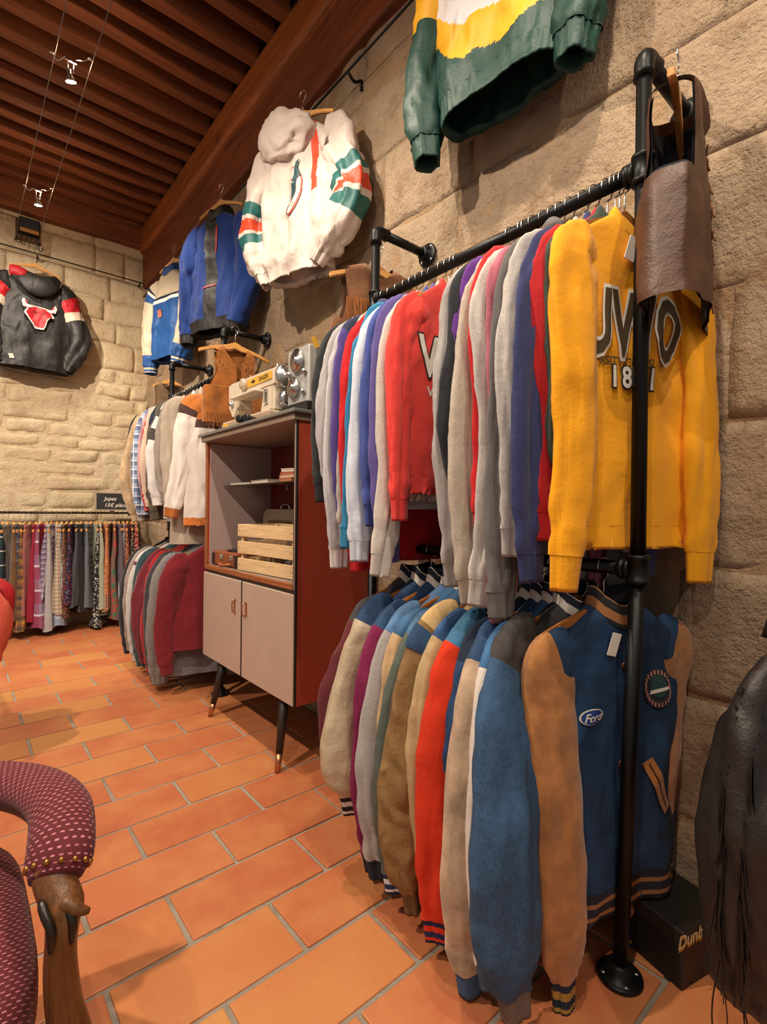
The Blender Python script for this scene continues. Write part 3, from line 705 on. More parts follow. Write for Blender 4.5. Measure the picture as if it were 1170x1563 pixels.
decal(g, 'crest_band', [[(-.036, -.012), (.036, -.004), (.036, .004), (-.03, -.002)]], F('cfc8c4', 'cotton'), .125, .235, 1, 1, .0068)
q = math.radians(28); rc = [(-.017, -.085), (.017, -.085), (.017, .085), (-.017, .085)]
rot2 = lambda P: [(x*math.cos(q)-y*math.sin(q), x*math.sin(q)+y*math.cos(q)) for x, y in P]
decal(g, 'pocket_welt', [rot2(rc)], F('a0682f', 'suede'), .130, .50, 1, 1, .005, sub=.02)
decal(g, 'pocket_slit', [rot2([(-.002, -.075), (.002, -.075), (.002, .075), (-.002, .075)])], plain('3a2412', .9), .130, .50, 1, 1, .0062, sub=.02)

# ------------------------------------------------------------------ far rack: shirts above, sweaters below
SH = [
 (4.10, 'black shirt', 'black', F('1c1d24', 'cotton'), {}),
 (4.04, 'burgundy shirt with pale buttons', 'burgundy', F('6a1f30', 'cotton'), {}),
 (3.97, 'beige corduroy shirt', 'beige corduroy', F('a98f70', 'suede'), dict(out=(.06, -.07), elbow=(.03, 0))),
 (3.90, 'cream and navy checked shirt', 'cream check', plaid('c9bba4', '4b5068', '8a6a5c', 26., 22., .3), {}),
 (3.84, 'blue and white plaid shirt', 'blue plaid', plaid('8f9fbb', '3d4d70', 'd8d8de', 18., 16., .45), dict(out=(.045, -.07))),
 (3.78, 'dusty rose striped shirt', 'dusty rose', stripes('b48a8a', '8a6e7c', 30., .5, 0), {}),
 (3.72, 'red patterned shirt', 'red patterned', floral('a81f2c', 'd58a86', '5c1018', 60.), dict(out=(.03, -.07))),
 (3.66, 'pinkish cream shirt', 'pinkish cream', F('cdb09c', 'cotton'), {}),
 (3.60, 'dark navy shirt', 'dark navy', F('1d2740', 'cotton'), dict(out=(.03, -.07))),
 (3.54, 'olive shirt with white stripe', 'olive', F('5a5444', 'cotton'), dict(segs=[(.6, F('5a5444', 'cotton'), 'shoulder_panel'), (.66, F('d8d0c4', 'cotton'), 'sleeve_stripe'), (1, F('5a5444', 'cotton'), 'sleeve')])),
 (3.47, 'white shirt with dark grey sleeve bands', 'banded white', F('dcd9d8', 'cotton'), dict(segs=[(.32, F('dcd9d8', 'cotton'), 'shoulder_panel'), (.39, F('4a4543', 'cotton'), 'sleeve_band'), (.52, F('dcd9d8', 'cotton'), 'sleeve_panel'), (.59, F('4a4543', 'cotton'), 'sleeve_band'), (1, F('e0dcdc', 'cotton'), 'sleeve')], out=(.05, -.07))),
 (3.41, 'warm grey shirt', 'warm grey', F('9a8f84', 'cotton'), dict(sl=.60)),
 (3.34, 'long stone coloured shirt', 'stone coloured', F('b5a898', 'cotton'), dict(L=1.0, out=(0, 0))),
 (3.255, 'orange, brown and white colour blocked shirt', 'colour blocked', F('e2dcd6', 'cotton'), dict(key='block')),
]
CHOC, ORG, WHT = F('4a3530', 'cotton'), F('c07030', 'suede'), F('e0d9d2', 'cotton')
for i, (ys, short, key, m, op) in enumerate(SH):
    op = dict(op); k = op.pop('key', None); yaw = math.radians(-8+rnd.uniform(-3, 3))
    kw = dict(L=.82+rnd.uniform(-.04, .04), sw=.215, bw=.265, th=.020, sa=.064, sb=.022, out=(.03, -.07), fold=.007, wr=.006, sl=.66+rnd.uniform(-.04, .08), seed=i+120, neck='shirt', hgw=1., cl=.06)
    if k == 'block':
        def fn(u, d, s): return np.where(d < .20, 1, np.where(d < .255, 2, 0))
        kw.update(bodycol=([WHT, ORG, CHOC], fn), neckm=ORG, segs=[(.26, ORG, 'shoulder_panel'), (.37, CHOC, 'sleeve_band'), (1, WHT, 'sleeve')], cuffm=ORG, sw=.19, bw=.25, gx=.035, th=.030, sb=.030, sa=.07, sl=.70, hemm=ORG, hl=.05, hl_w=1.0, L=.88, out=(.02, -.07), curl=(.07, 0)); yaw = math.radians(-14)
    kw.update(op)
    garment('shirt', short, between(SH, i, 'one'), 'shirt', 'shirts on the upper rail beyond the cabinet', (RX, ys+math.sin(yaw)*.2, ZR-.098), yaw, m, **kw)
SW = [
 (4.07, 'black long cardigan', 'black', F('1b1a1e', 'knit'), .70, dict(out=(.06, -.07))),
 (3.98, 'taupe cardigan', 'taupe', F('8a7d76', 'knit'), .66, dict(out=(.06, -.07))),
 (3.90, 'pale grey polo with purple stripe', 'pale grey', F('b9b5b2', 'heather'), .72, dict(segs=[(.34, F('b9b5b2', 'heather'), 'shoulder_panel'), (.38, F('5c3040', 'cotton'), 'sleeve_stripe'), (1, F('b9b5b2', 'heather'), 'sleeve')], out=(.05, -.07))),
 (3.82, 'dark teal sweater', 'teal', F('22424a', 'knit'), .74, {}),
 (3.74, 'pine green sweater with white flecks', 'pine green', F('24363a', 'knit'), .70, {}),
 (3.66, 'wine red cabled sweater', 'wine red', F('6a1826', 'knit'), .68, dict(out=(.07, -.07))),
 (3.57, 'bright red sweater', 'bright red', F('a5121c', 'knit'), .72, dict(out=(.04, -.07))),
 (3.48, 'charcoal sweater', 'charcoal', F('3c3c42', 'knit'), .76, dict(out=(.05, -.07))),
 (3.40, 'salt and pepper knit sweater', 'salt and pepper', F('86827f', 'knit'), .76, {}),
 (3.34, 'grey flecked knit cardigan', 'grey flecked', F('77737a', 'knit'), .55, dict(out=(-.04, -.07), L=.84)),
 (3.262, 'burgundy chunky sweater', 'burgundy', F('7a1624', 'knit'), .66, dict(out=(.05, -.07), L=.66)),
]
for i, (ys, short, key, m, sl, op) in enumerate(SW):
    yaw = math.radians(-8+rnd.uniform(-3, 3))
    kw = dict(L=.76, sw=.22, drop=.085, bw=.275, th=.028, sa=.072, sb=.032, out=(.045, -.07), fold=.008, wr=.006, sl=sl, seed=i+160, neck='crew', hgw=1., cl=.06, dark=True); kw.update(op)
    garment('sweater', short, between(SW, i, 'one'), 'sweater', 'sweaters on the lower rail beyond the cabinet', (RX, ys+math.sin(yaw)*.2, ZL-.098), yaw, m, **kw)

# ------------------------------------------------------------------ jackets hung high on the walls, their rods and brackets
def rod(label, pts, brackets, wall):
    r = empty('hanging_rod', pts[0], 0, label, 'rod'); o = np.array(pts[0])
    tube('bar', [np.array(p)-o for p in pts], .006, BLACK, r, 10)
    for b in brackets:
        b = np.array(b)-o; e = b+np.array(wall)
        tube('bracket', crom([b, b*.5+e*.5+np.array([0, 0, -.03]), e, e+np.array([0, 0, -.05])], 10), .008, BLACK, r, 8)
    return r
rod('thin black rod under the ceiling beam on the stone wall', [(1.535, .3, 3.47), (1.535, 5.85, 3.47)], [(1.535, y, 3.47) for y in (.6, 2.13, 4.0, 5.8)], (.09, 0, 0))
rod('thin dark rod across the back wall', [(-.6, 5.90, 3.64), (1.55, 5.90, 3.64)], [(x, 5.90, 3.64) for x in (-.4, .6, 1.52)], (0, .10, 0))
PUFF, TEAL, ORANGE = F('c8bab2', 'nylon'), F('0f5a58', 'nylon'), F('cc3f1c', 'nylon')
def band_u(u, d, s): return np.where((s < 0) & (np.abs(u-.10-.10*d) < .024) & (d > .02) & (d < .42), 1, 0)
g = garment('puffer_jacket', 'white hooded puffer jacket with teal and orange bands', 'hanging below the ceiling beam', 'jacket', 'jackets hung on the walls', (1.42, 2.38, 3.27), math.radians(-72), PUFF,
    L=.82, sw=.22, drop=.11, bw=.27, hw=.25, th=.060, sa=.098, sb=.062, sl=.64, out=(.04, .05), elbow=(.03, .05), curl=(-.03, -.10), fwd=(0, -.05), fold=.014, wr=.016, neck='none', hemm=PUFF, hl=.08, hl_w=.86,
    segs=[(.58, PUFF, 'upper_sleeve'), (.645, TEAL, 'sleeve_band'), (.667, PUFF, 'sleeve_piping'), (.733, ORANGE, 'sleeve_band'), (.755, PUFF, 'sleeve_piping'), (.822, TEAL, 'sleeve_band'), (1, PUFF, 'sleeve')], puff=.02, seed=203,
    res=3, bodycol=([PUFF, ORANGE], band_u), hgw=1.05, hz=.17)
# soft hood slumped forward over the far shoulder
def soft_hood(c, r, n=26, m=30, seed=1., amp=.03):
    th = np.linspace(.02, PI-.02, n)[:, None]; ph = np.linspace(0, 2*PI, m, endpoint=False)[None, :]
    D = np.stack(np.broadcast_arrays(np.sin(th)*np.cos(ph), np.sin(th)*np.sin(ph), np.cos(th)), -1)
    k = 1+amp*6*vnoise(D[..., 0]*1.6+seed, D[..., 1]*1.6, D[..., 2]*1.6, 31)+amp*2*(1-2*np.abs(vnoise(D[..., 0]*3+seed, D[..., 1]*3, D[..., 2]*3, 32)))
    return np.array(c)+D*k[..., None]*np.array(r)
Pq = soft_hood((-.07, -.06, g.Lt-.08), (.155, .060, .115), 40, 44, seed=4., amp=.075)
grid('hood', Pq, PUFF, g.root, caps=True)
fish = [(-.03, -.16), (-.012, -.05), (-.03, .0), (-.016, .05), (.012, .09), (.03, .15), (.045, .17), (.04, .12), (.055, .08), (.03, .07), (.02, .02), (.012, -.02), (.0, -.06), (-.012, -.10)]
decal(g, 'emblem_ring', [[(.055*math.cos(a)+.01, .13*math.sin(a)) for a in np.linspace(0, 2*PI, 30, endpoint=False)]], F('d0564a', 'nylon'), .0, .40, 1, 1, .006, sub=.04)
decal(g, 'emblem_field', [[(.048*math.cos(a)+.01, .122*math.sin(a)) for a in np.linspace(0, 2*PI, 30, endpoint=False)]], PUFF, .0, .40, 1, 1, .008, sub=.04)
decal(g, 'emblem', [fish], F('12404a', 'nylon'), .0, .40, 1.0, 1.0, .011, sub=.04)
ROYAL, BLK = F('0f347c', 'fleece'), F('1d1b1c', 'nylon')
def fnb(u, d, s): return np.where((s < 0) & (np.abs(u+.03) < .055), 1, np.where(d > .74, 1, 0))
g = garment('fleece_jacket', 'royal blue jacket with black collar and cuffs', 'hanging below the ceiling beam', 'jacket', 'jackets hung on the walls', (1.41, 3.45, 3.25), math.radians(-68), ROYAL,
    L=.82, sw=.21, drop=.10, bw=.26, th=.07, sa=.10, sb=.07, sl=.70, out=(.05, .05), curl=(.02, -.08), fwd=(0, -.05), fold=.01, wr=.008, neck='stand', neckm=BLK, hemm=BLK, cuffm=BLK, bodycol=([ROYAL, BLK], fnb), seed=211, res=2, nd=.06, hz=.2)
decal(g, 'red_piping', [[(-.06, -.006), (.06, .004), (.06, .012), (-.06, .002)]], F('c5202c', 'nylon'), -.03, .52, 1, 1, .006)
decal(g, 'red_zip_lining', [[(-.006, -.2), (.006, -.2), (.012, 0), (-.004, 0)]], F('a51a26', 'nylon'), .035, .10, 1, 1, .006)
BLU, CRM, NVY = F('124b8c', 'nylon'), F('c2b49c', 'nylon'), F('161d38', 'nylon')
def fnc(u, d, s): return np.where(d < .22, 1, np.where(d < .245, 2, np.where(d < .275, 3, 0)))
g = garment('track_jacket', 'blue and cream track jacket with navy stripe', 'hanging in the corner below the beam', 'jacket', 'jackets hung on the walls', (1.43, 4.52, 3.24), math.radians(-74), BLU,
    L=.76, sw=.20, drop=.10, bw=.25, th=.07, sa=.088, sb=.07, sl=.68, out=(.05, .03), curl=(.02, -.05), fwd=(0, -.05), fold=.01, wr=.008, neck='stand', neckm=BLU, hemm=BLU, cuffm=[BLU, CRM],
    bodycol=([BLU, CRM, NVY, F('e8e4e0', 'nylon')], fnc), segs=[(.22, CRM, 'shoulder_panel'), (.26, NVY, 'sleeve_stripe'), (.30, F('e8e4e0', 'nylon'), 'sleeve_stripe'), (.42, BLU, 'upper_sleeve'), (.92, CRM, 'sleeve'), (1, BLU, 'sleeve_end')], seed=219, res=2, hz=.21)
decal(g, 'chest_patch', [[(-.03, -.03), (.03, -.03), (.03, .03), (-.03, .03)]], F('b56a5c', 'nylon'), -.09, .36, 1, 1, .006)
GRN, YEL, IVO = F('0c3a33', 'nylon'), F('e0a40c', 'nylon'), F('cfcbcf', 'nylon')
def fng(u, d, s):
    lim = .635-.16*np.clip((-.10-u)/.15, 0, 1)+.04*np.sin(u*26)*.5
    return np.where(s > .3, 2, np.where(d < lim-.12, 0, np.where(d < lim, 1, 2)))
g = garment('team_jacket', 'dark green jacket with yellow and white chevron', 'hanging above the sweatshirt rack', 'jacket', 'jackets hung on the walls', (1.45, 1.10, 3.43), math.radians(-86), GRN,
    L=.78, sw=.23, drop=.10, bw=.285, hw=.26, th=.075, sa=.094, sb=.07, sl=.66, out=(.06, .03), sdrop=(.02, -.01), fold=.012, wr=.009, neck='stand', neckm=GRN, hemm=GRN, cuffm=GRN, bodycol=([IVO, YEL, GRN], fng),
    segs=[(.20, GRN, 'shoulder_panel'), (.36, IVO, 'sleeve_band'), (.56, YEL, 'sleeve_band'), (1, GRN, 'sleeve')], seed=227, res=3, hz=.11, hl=.08, cl=.08)
oval = lambda a, b: [(a*math.cos(t), b*math.sin(t)) for t in np.linspace(0, 2*PI, 28, endpoint=False)]
decal(g, 'emblem_outline', [oval(.085, .075)], F('141a2c', 'nylon'), -.04, .29, 1, 1, .006, sub=.03)
decal(g, 'emblem_field', [oval(.068, .058)], IVO, -.04, .29, 1, 1, .009, sub=.03)
decal(g, 'emblem_mark', [oval(.045, .036)], F('5c6068', 'nylon'), -.04, .29, 1, 1, .012, sub=.03)
BK2, RD2 = F('222224', 'nylon'), F('ae1020', 'nylon')
g = garment('bull_jacket', 'black hooded jacket with red sleeve panels and bull emblem', 'hanging on the back wall', 'jacket', 'jackets hung on the walls', (.575, 5.85, 3.42), math.radians(4), BK2,
    L=.92, sw=.24, drop=.11, bw=.30, th=.07, sa=.10, sb=.065, sl=.72, out=(.05, .06), elbow=(.0, .03), curl=(-.02, -.04), fold=.014, wr=.012, neck='none', hemm=BK2, cuffm=BK2, hl=.07,
    segs=[(.27, BK2, 'shoulder_panel'), (.50, RD2, 'sleeve_panel'), (.57, F('c9b8a4', 'nylon'), 'sleeve_band'), (1, BK2, 'sleeve')], seed=233, hz=.19, hgw=1.0)
Q = crom([(-.19, -.06, g.Lt-.03), (-.10, -.10, g.Lt-.10), (0, -.115, g.Lt-.15), (.10, -.10, g.Lt-.10), (.17, -.06, g.Lt-.02)], 24)
Pq = sweep(Q, [(.04+.06*math.sin(i/23*PI), .02+.03*math.sin(i/23*PI)) for i in range(24)], 18, ref=(0, 1, 0)); grid('hood', Pq, BK2, g.root, caps=True)
Q = crom([(-.20, -.075, g.Lt-.05), (-.15, -.10, g.Lt-.055), (-.07, -.105, g.Lt-.085)], 12)
grid('hood_lining', sweep(Q, [(.05, .035)]*10+[(.03, .02), (.01, .01)], 16, ref=(0, 1, 0)), RD2, g.root, caps=True)
bull = [(0, -.13), (.03, -.13), (.045, -.10), (.055, -.05), (.075, -.02), (.105, -.015), (.10, .005), (.085, .02), (.115, .035), (.125, .075), (.11, .10), (.10, .07), (.08, .05), (.04, .055), (0, .055)]
bull = bull+[(-x, y) for x, y in bull[::-1] if x > 0]
decal(g, 'emblem_outline', [[(x*1.13, y*1.13) for x, y in bull]], F('d8c8bc', 'nylon'), .02, .40, 1, 1, .030, sub=.05)
decal(g, 'emblem', [bull], F('9c1420', 'nylon'), .02, .40, 1, 1, .034, sub=.05)
for s in (-1, 1):
    decal(g, 'emblem_horn', [[(s*.05, .045), (s*.09, .028), (s*.118, .045), (s*.122, .085), (s*.108, .06), (s*.085, .055)]], F('e4dcd4', 'nylon'), .02, .40, 1, 1, .037, sub=.05)
    decal(g, 'emblem_eye', [[(s*.018, .0), (s*.045, .016), (s*.045, .008), (s*.02, -.008)]], F('241014', 'nylon'), .02, .40, 1, 1, .037, sub=.05)
decal(g, 'pull_tag', [[(-.018, -.02), (.018, -.02), (.018, .02), (-.018, .02)]], F('cfcabd', 'nylon'), -.20, .84, 1, 1, .016)

# ------------------------------------------------------------------ fringed and leather vests on the rack ends
def strand_mesh(L, w, seed, mat):
    r = random.Random(seed); n = 7; V = []; Fc = []
    for i in range(n):
        t = i/(n-1); x = .006*math.sin(t*5+seed)*t; y = .006*math.cos(t*4+seed*2)*t; ww = w*(1-.45*t)
        for dx, dy in ((-ww, -.0008), (ww, -.0008), (ww, .0008), (-ww, .0008)): V.append((x+dx, y+dy, -L*t))
    for i in range(n-1):
        for j in range(4): Fc.append((i*4+j, i*4+(j+1) % 4, i*4+4+(j+1) % 4, i*4+4+j))
    Fc += [(3, 2, 1, 0), tuple((n-1)*4+j for j in range(4))]
    me = bpy.data.meshes.new('fringe_strand'); me.from_pydata(V, [], Fc); me.materials.append(mat); return me
def fringe(parent, pts, mat, L=.10, w=.003, seed=1):
    ms = [strand_mesh(L*k, w, seed+i, mat) for i, k in enumerate((1., .85, 1.1, .95))]
    for i, p in enumerate(pts):
        o = link('fringe_strand', ms[i % 4], parent, tuple(p)); o.rotation_euler = (rnd.uniform(-.08, .08), rnd.uniform(-.08, .08), rnd.uniform(0, .8))
SUED, SUED2, LEA, LIN = F('6e4426', 'suede'), F('94561c', 'suede'), F('4f3022', 'leather'), F('181a26', 'cotton')
g = garment('suede_vest', 'brown suede vest with long fringe', 'on the rack end above the sweatshirts', 'vest', 'vests on the rack ends', (1.40, 1.70, 2.262), math.radians(-14), SUED,
    L=.52, sw=.195, drop=.055, bw=.22, th=.035, sleeves=False, vest=True, neck='none', nd=.07, fold=.006, seed=301, wr=.004, hz=.09, hgw=1.1, nw=.065)
uu = np.linspace(-.155, -.01, 20); fringe(g.root, g.front(uu, np.full(20, .17), .004), SUED2, .12, .0035, 3)
uu = np.linspace(.01, .155, 20); fringe(g.root, g.front(uu, np.full(20, .17), .004), SUED2, .12, .0035, 5)
g = garment('suede_vest', 'tan suede vest with short fringe', 'on the rack end above the sewing machine', 'vest', 'vests on the rack ends', (1.365, 3.09, 2.235), math.radians(-6), SUED2,
    L=.50, sw=.15, drop=.05, bw=.20, th=.032, sleeves=False, vest=True, neck='none', nd=.11, fold=.006, seed=303, wr=.004, hz=.115, hgw=1.12, openfront=.006, nw=.075)
for sgn in (-1, 1):
    uu = np.linspace(.05, .135, 9)*sgn; fringe(g.root, g.front(uu, np.full(9, .105), .004), F('b57a3e', 'suede'), .035, .0025, 7)
    uu = np.linspace(.02, .18, 20)*sgn; fringe(g.root, g.front(uu, np.full(20, .44), .004), SUED2, .09, .003, 9)
    decal(g, 'pocket_seam', [[(-.05, -.002), (.05, -.002), (.05, .002), (-.05, .002)]], F('c48a4a', 'suede'), sgn*.10, .27, 1, 1, .003)
garment('suede_vest', 'taupe vest with dark print', 'on the far rack end by the corner', 'vest', 'vests on the rack ends', (1.345, 4.29, 2.225), math.radians(-4), F('6a5238', 'suede'),
    L=.46, sw=.14, drop=.05, bw=.17, th=.03, sleeves=False, vest=True, neck='none', nd=.09, fold=.006, seed=307, hz=.125, nw=.075)
g = garment('leather_vest', 'brown leather vest with lacing and dark lining', 'on the near rack end', 'vest', 'vests on the rack ends', (1.385, .500, 2.245), math.radians(16), LEA,
    L=.56, sw=.165, drop=.06, bw=.19, hw=.21, th=.062, sleeves=False, vest=True, neck='none', nd=.09, fold=.010, seed=311, hz=.105, nw=.07, wr=.007, openfront=.012, hgw=.95)
ang = np.linspace(0, 2*PI, 56, endpoint=False); d = np.linspace(.02, .555, 26)
P = g.bodyP(np.cos(ang)[None, :], np.sin(ang)[None, :], d[:, None], -.007)
dm = (d[:-1]+d[1:])/2; cc = np.cos(ang+PI/56)
grid('lining', P, LIN, g.root, keep=~((cc[None, :] < -.80) & (dm[:, None] > .05) & (dm[:, None] < .265)))
for k in range(7):
    dd = .10+k*.06
    p1, p2 = g.front(.022, dd, .004), g.front(.05, dd+.035, .004); p3 = g.front(.03, dd+.085, .008)
    tube('lace', crom([p1, p2, p3], 8), .0028, F('8a5a34', 'suede'), g.root, 6)
    c = lathe('eyelet', [(.006, 0), (.007, .002), (.004, .003)], CHROME, g.root, 10); c.location = g.front(.04, dd, .004); c.rotation_euler = (PI/2, 0, 0)

# ------------------------------------------------------------------ black fringed leather jacket at the near end, its rail on the wall
BLL = F('221d1c', 'leather')
r = empty('wall_rail', (1.60, -.2, 1.0), 0, 'short black pipe rail holding the black leather jacket', 'rail')
tube('rail', [(-.21, .46, .058), (-.21, -.5, .058)], PR, BLACK, r, 16)
for yy in (.1, -.4):
    tube('wall_pipe', [(-.21, yy, .058), (.02, yy, .058)], PR, BLACK, r, 16); flange(r, (.02, yy, .058), 'x')
g = garment('leather_jacket', 'black leather jacket with long sleeve fringe', 'on the short wall rail', 'jacket', 'jackets by the near end of the rack', (1.39, .235, .96), math.radians(-2), BLL,
    L=.66, sw=.15, drop=.07, bw=.20, th=.045, sa=.068, sb=.06, sl=.62, out=(.03, -.08), fwd=(.03, 0), fold=.008, wr=.009, neck='shirt', seed=321, hgw=.8, cl=.02, cuffm=BLL)
sv = np.array([v.co[:] for v in g.sleeves[0].data.vertices]).reshape(-1, 32, 3)
for q in (14, 17): fringe(g.root, sv[12:40, q]+rng.uniform(-.004, .004, (28, 3)), F('161312', 'leather'), .17, .0045, 11+q)
bx = empty('cardboard_box', (1.515, .53, 0), math.radians(-14), 'small black box with gold and white lettering against the wall', 'box')
box('carton', (-.10, -.09, 0), (.085, .09, .112), plain('141214', .5), bx, .004); box('lid', (-.104, -.094, .112), (.089, .094, .152), plain('1b1817', .5), bx, .004)
def flat_text(name, s, size, M, mat, parent, bold=.0006, shear=0.):
    me = text2d(s, size, bold, shear); me.transform(M); me.materials.clear(); me.materials.append(mat); return link(name, me, parent)
flat_text('lettering', 'Dunbrooke', .045, Matrix.Translation((-.02, -.0955, .132)) @ Matrix.Rotation(PI/2, 4, 'X'), plain('d8c9a0', .5), bx, .0006, .2)
flat_text('lettering_shadow', 'Dunbrooke', .045, Matrix.Translation((-.018, -.0950, .125)) @ Matrix.Rotation(PI/2, 4, 'X'), plain('c98a1c', .5), bx, .0006, .2)

# ------------------------------------------------------------------ cabinet
RED, MAUVE, DARKW, TEAK = plain('b24c38', .38), plain('a08c88', .5), plain('241a16', .5), wood('9a5a34', .45, 2., .6, 1)
CREAM = plain('b6a294', .45)
CX, Y0, Y1, Z0, Z1, CB = 1.15, 1.95, 3.01, .32, 1.60, 1.585
cab = empty('sideboard_cabinet', ((CX+CB)/2, (Y0+Y1)/2, 0), 0, 'tall red and mauve cabinet with open shelves and two doors', 'cabinet')
def cb(name, lo, hi, m, par=cab, bev=.002, seg=1, sub=None):
    o = np.array([(CX+CB)/2, (Y0+Y1)/2, 0]); return box(name, tuple(np.array(lo)-o), tuple(np.array(hi)-o), m, par, bev, seg)
cb('side_panel', (CX+.012, Y0, Z0), (CB, Y0+.02, Z1), RED); cb('side_panel', (CX+.012, Y1-.02, Z0), (CB, Y1, Z1), RED)
cb('side_lining', (CX+.02, Y1-.026, .86), (CB-.01, Y1-.02, Z1-.01), MAUVE); cb('side_lining', (CX+.02, Y0+.02, .86), (CB-.01, Y0+.026, Z1-.01), MAUVE)
cb('edge_strip', (CX, Y0-.002, Z0), (CX+.012, Y0+.022, Z1), DARKW); cb('edge_strip', (CX-.001, Y0+.006, .84), (CX+.0125, Y0+.013, Z1), CREAM)
cb('edge_strip', (CX, Y1-.024, .84), (CX+.012, Y1+.002, Z1), TEAK)
cb('back_panel', (CB-.012, Y0+.02, Z0), (CB, Y1-.02, Z1), plain('6e1e14', .5))
cb('bottom_panel', (CX+.012, Y0+.02, Z0), (CB-.012, Y1-.02, Z0+.02), DARKW)
cb('middle_shelf', (CX+.02, Y0+.02, .835), (CB-.012, Y1-.02, .862), plain('8a7a74', .5)); cb('shelf_edge', (CX-.002, Y0+.022, .838), (CX+.02, Y1-.024, .864), TEAK); cb('shelf_under_rail', (CX+.004, Y0+.022, .822), (CX+.02, Y1-.024, .838), DARKW)  # last piece: dark strip set back below the shelf edge
tp = cb('top_panel', (CX-.035, Y0-.03, 1.625), (CB+.01, Y1+.035, 1.642), plain('6f6f6c', .35), bev=.003); cb('top_frame', (CX-.02, Y0-.012, 1.595), (CB, Y1+.02, 1.625), plain('8d7a6c', .5), bev=.003)
COP = plain('b8805c', .3, .9)
cb('door_gap_shade', (CX-.0065, 2.476, Z0+.006), (CX+.03, 2.486, .820), DARKW, bev=.0005)  # dark strip standing in for the shade in the gap between the doors
for a, b, hy in ((2.489, Y1-.004, 2.562), (Y0+.004, 2.473, 2.420)):
    dr = cb('door', (CX-.006, a, Z0+.004), (CX+.012, b, .820), CREAM, bev=.003)
    c = np.array(dr.location)
    w0 = np.array([CX-.006-(CX+CB)/2, hy-(Y0+Y1)/2, .682])-c; s = 1 if hy > 2.5 else -1
    tube('handle', crom([w0+(0, -s*.012, .034), w0+(-.016, -s*.012, .030), w0+(-.020, -s*.010, .0), w0+(-.016, -s*.012, -.030), w0+(0, -s*.012, -.034)], 14), .0035, COP, dr, 8, ref=(0, 1, 0))
    prism('handle_plate', [(-.008, -.036), (.004, -.036), (.010, -.02), (.010, .02), (.004, .036), (-.008, .036)], .003, COP, dr, 'yz', loc=tuple(w0+(-.001, 0, 0)))
for (fx, fy, tx, ty) in ((1.128, 2.05, 1.19, 2.10), (1.128, 2.845, 1.19, 2.80), (1.57, 2.05, 1.51, 2.10), (1.57, 2.845, 1.51, 2.80)):
    o = np.array([(CX+CB)/2, (Y0+Y1)/2, 0]); a, b = np.array([tx, ty, Z0+.005])-o, np.array([fx, fy, 0])-o; m = a*.24+b*.76
    lg = tube('leg', [a, a*.5+m*.5, m], [.025, .021, .0165], DARKW, cab, 16); tube('leg_tip', [m, b], [.0168, .012], COP, lg, 16)
# glass shelf + what stands in and on the cabinet
cb('glass_shelf', (CX+.10, Y0+.03, 1.332), (CB-.02, Y1-.03, 1.339), glass('b8c4bc', .05), bev=.001)
for yy in (2.25, 2.75): cb('shelf_pin', (CB-.03, yy-.006, 1.318), (CB-.012, yy+.006, 1.331), CHROME)
def book(short, lo, hi, ch, rz=0):
    c = ((lo[0]+hi[0])/2, (lo[1]+hi[1])/2, lo[2]); r = empty('booklet', c, rz, short, 'booklet', 'printed matter on the glass shelf')
    w, dp, h = hi[0]-lo[0], hi[1]-lo[1], hi[2]-lo[2]; t = min(.003, h*.2)
    box('cover', (-w/2, -dp/2, 0), (w/2, dp/2, t), plain(ch, .6), r, .0005, 1); box('pages', (-w/2+.003, -dp/2+.003, t), (w/2-.003, dp/2-.003, h-t), plain('d8cfc0', .8), r, .0005, 1); box('cover', (-w/2, -dp/2, h-t), (w/2, dp/2, h), plain(ch, .6), r, .0005, 1)
book('loose cream leaflets at the open end of the glass shelf', (1.262, 2.67, 1.3395), (1.40, 2.89, 1.351), 'd9cfbf', .1)
book('stack of pale magazines in the middle of the glass shelf', (1.262, 2.42, 1.3395), (1.46, 2.64, 1.358), 'cbbcae', -.05)
book('flat grey magazine behind the pale magazines', (1.38, 2.43, 1.3585), (1.50, 2.62, 1.366), 'a99a90', .1)
for k, (hx, h, nm) in enumerate((('c07a58', .022, 'terracotta small box under the cream box'), ('d8c2ac', .012, 'cream slim box in the middle of the small stack'), ('b8674a', .016, 'rust small box under the pale card box'), ('d5c6b4', .018, 'pale card box topping the small stack'))):
    zz = 1.3395+(0, .0225, .035, .0515)[k]; r = empty('small_box', (1.34+.006*k, 2.275-.004*k, zz), .12*k-.1, nm, 'box', 'small boxes on the glass shelf')
    box('carton', (-.06, -.075, 0), (.06, .075, h*.7), plain(hx, .6), r, .001, 1); box('lid', (-.062, -.077, h*.7), (.062, .077, h-.0004), plain(hx, .6), r, .001, 1)
CRW = wood('d8b98c', .6, 2.5, .8, 1)
r = empty('wooden_crate', (1.335, 2.365, .8625), math.radians(4), 'pale slatted wooden crate on the cabinet shelf', 'crate')
for s in (-1, 1):
    for k in range(3): box('slat', (s*.125-.006, -.27, .003+k*.092), (s*.125+.006, .27, .003+k*.092+.066), CRW, r, .0015, 1)
for s in (-1, 1):
    for k in range(3): box('end_slat', (-.118, s*.262-.006, .003+k*.092), (.118, s*.262+.006, .003+k*.092+.066), CRW, r, .0015, 1)
    for q in (-1, 1): box('corner_post', (q*.105-.012, s*.245-.012, .003), (q*.105+.012, s*.245+.012, .25), CRW, r, .0015, 1)
for k in range(3):
    for yy in (-.25, .25):
        n = lathe('nail', [(.003, 0), (.0025, .0015)], plain('6a5040', .4, .6), r, 8, loc=(-.1315, yy, .035+k*.092)); n.rotation_euler = (0, -PI/2, 0)
box('floor_board', (-.115, -.25, .001), (.115, .25, .008), CRW, r, .001, 1)
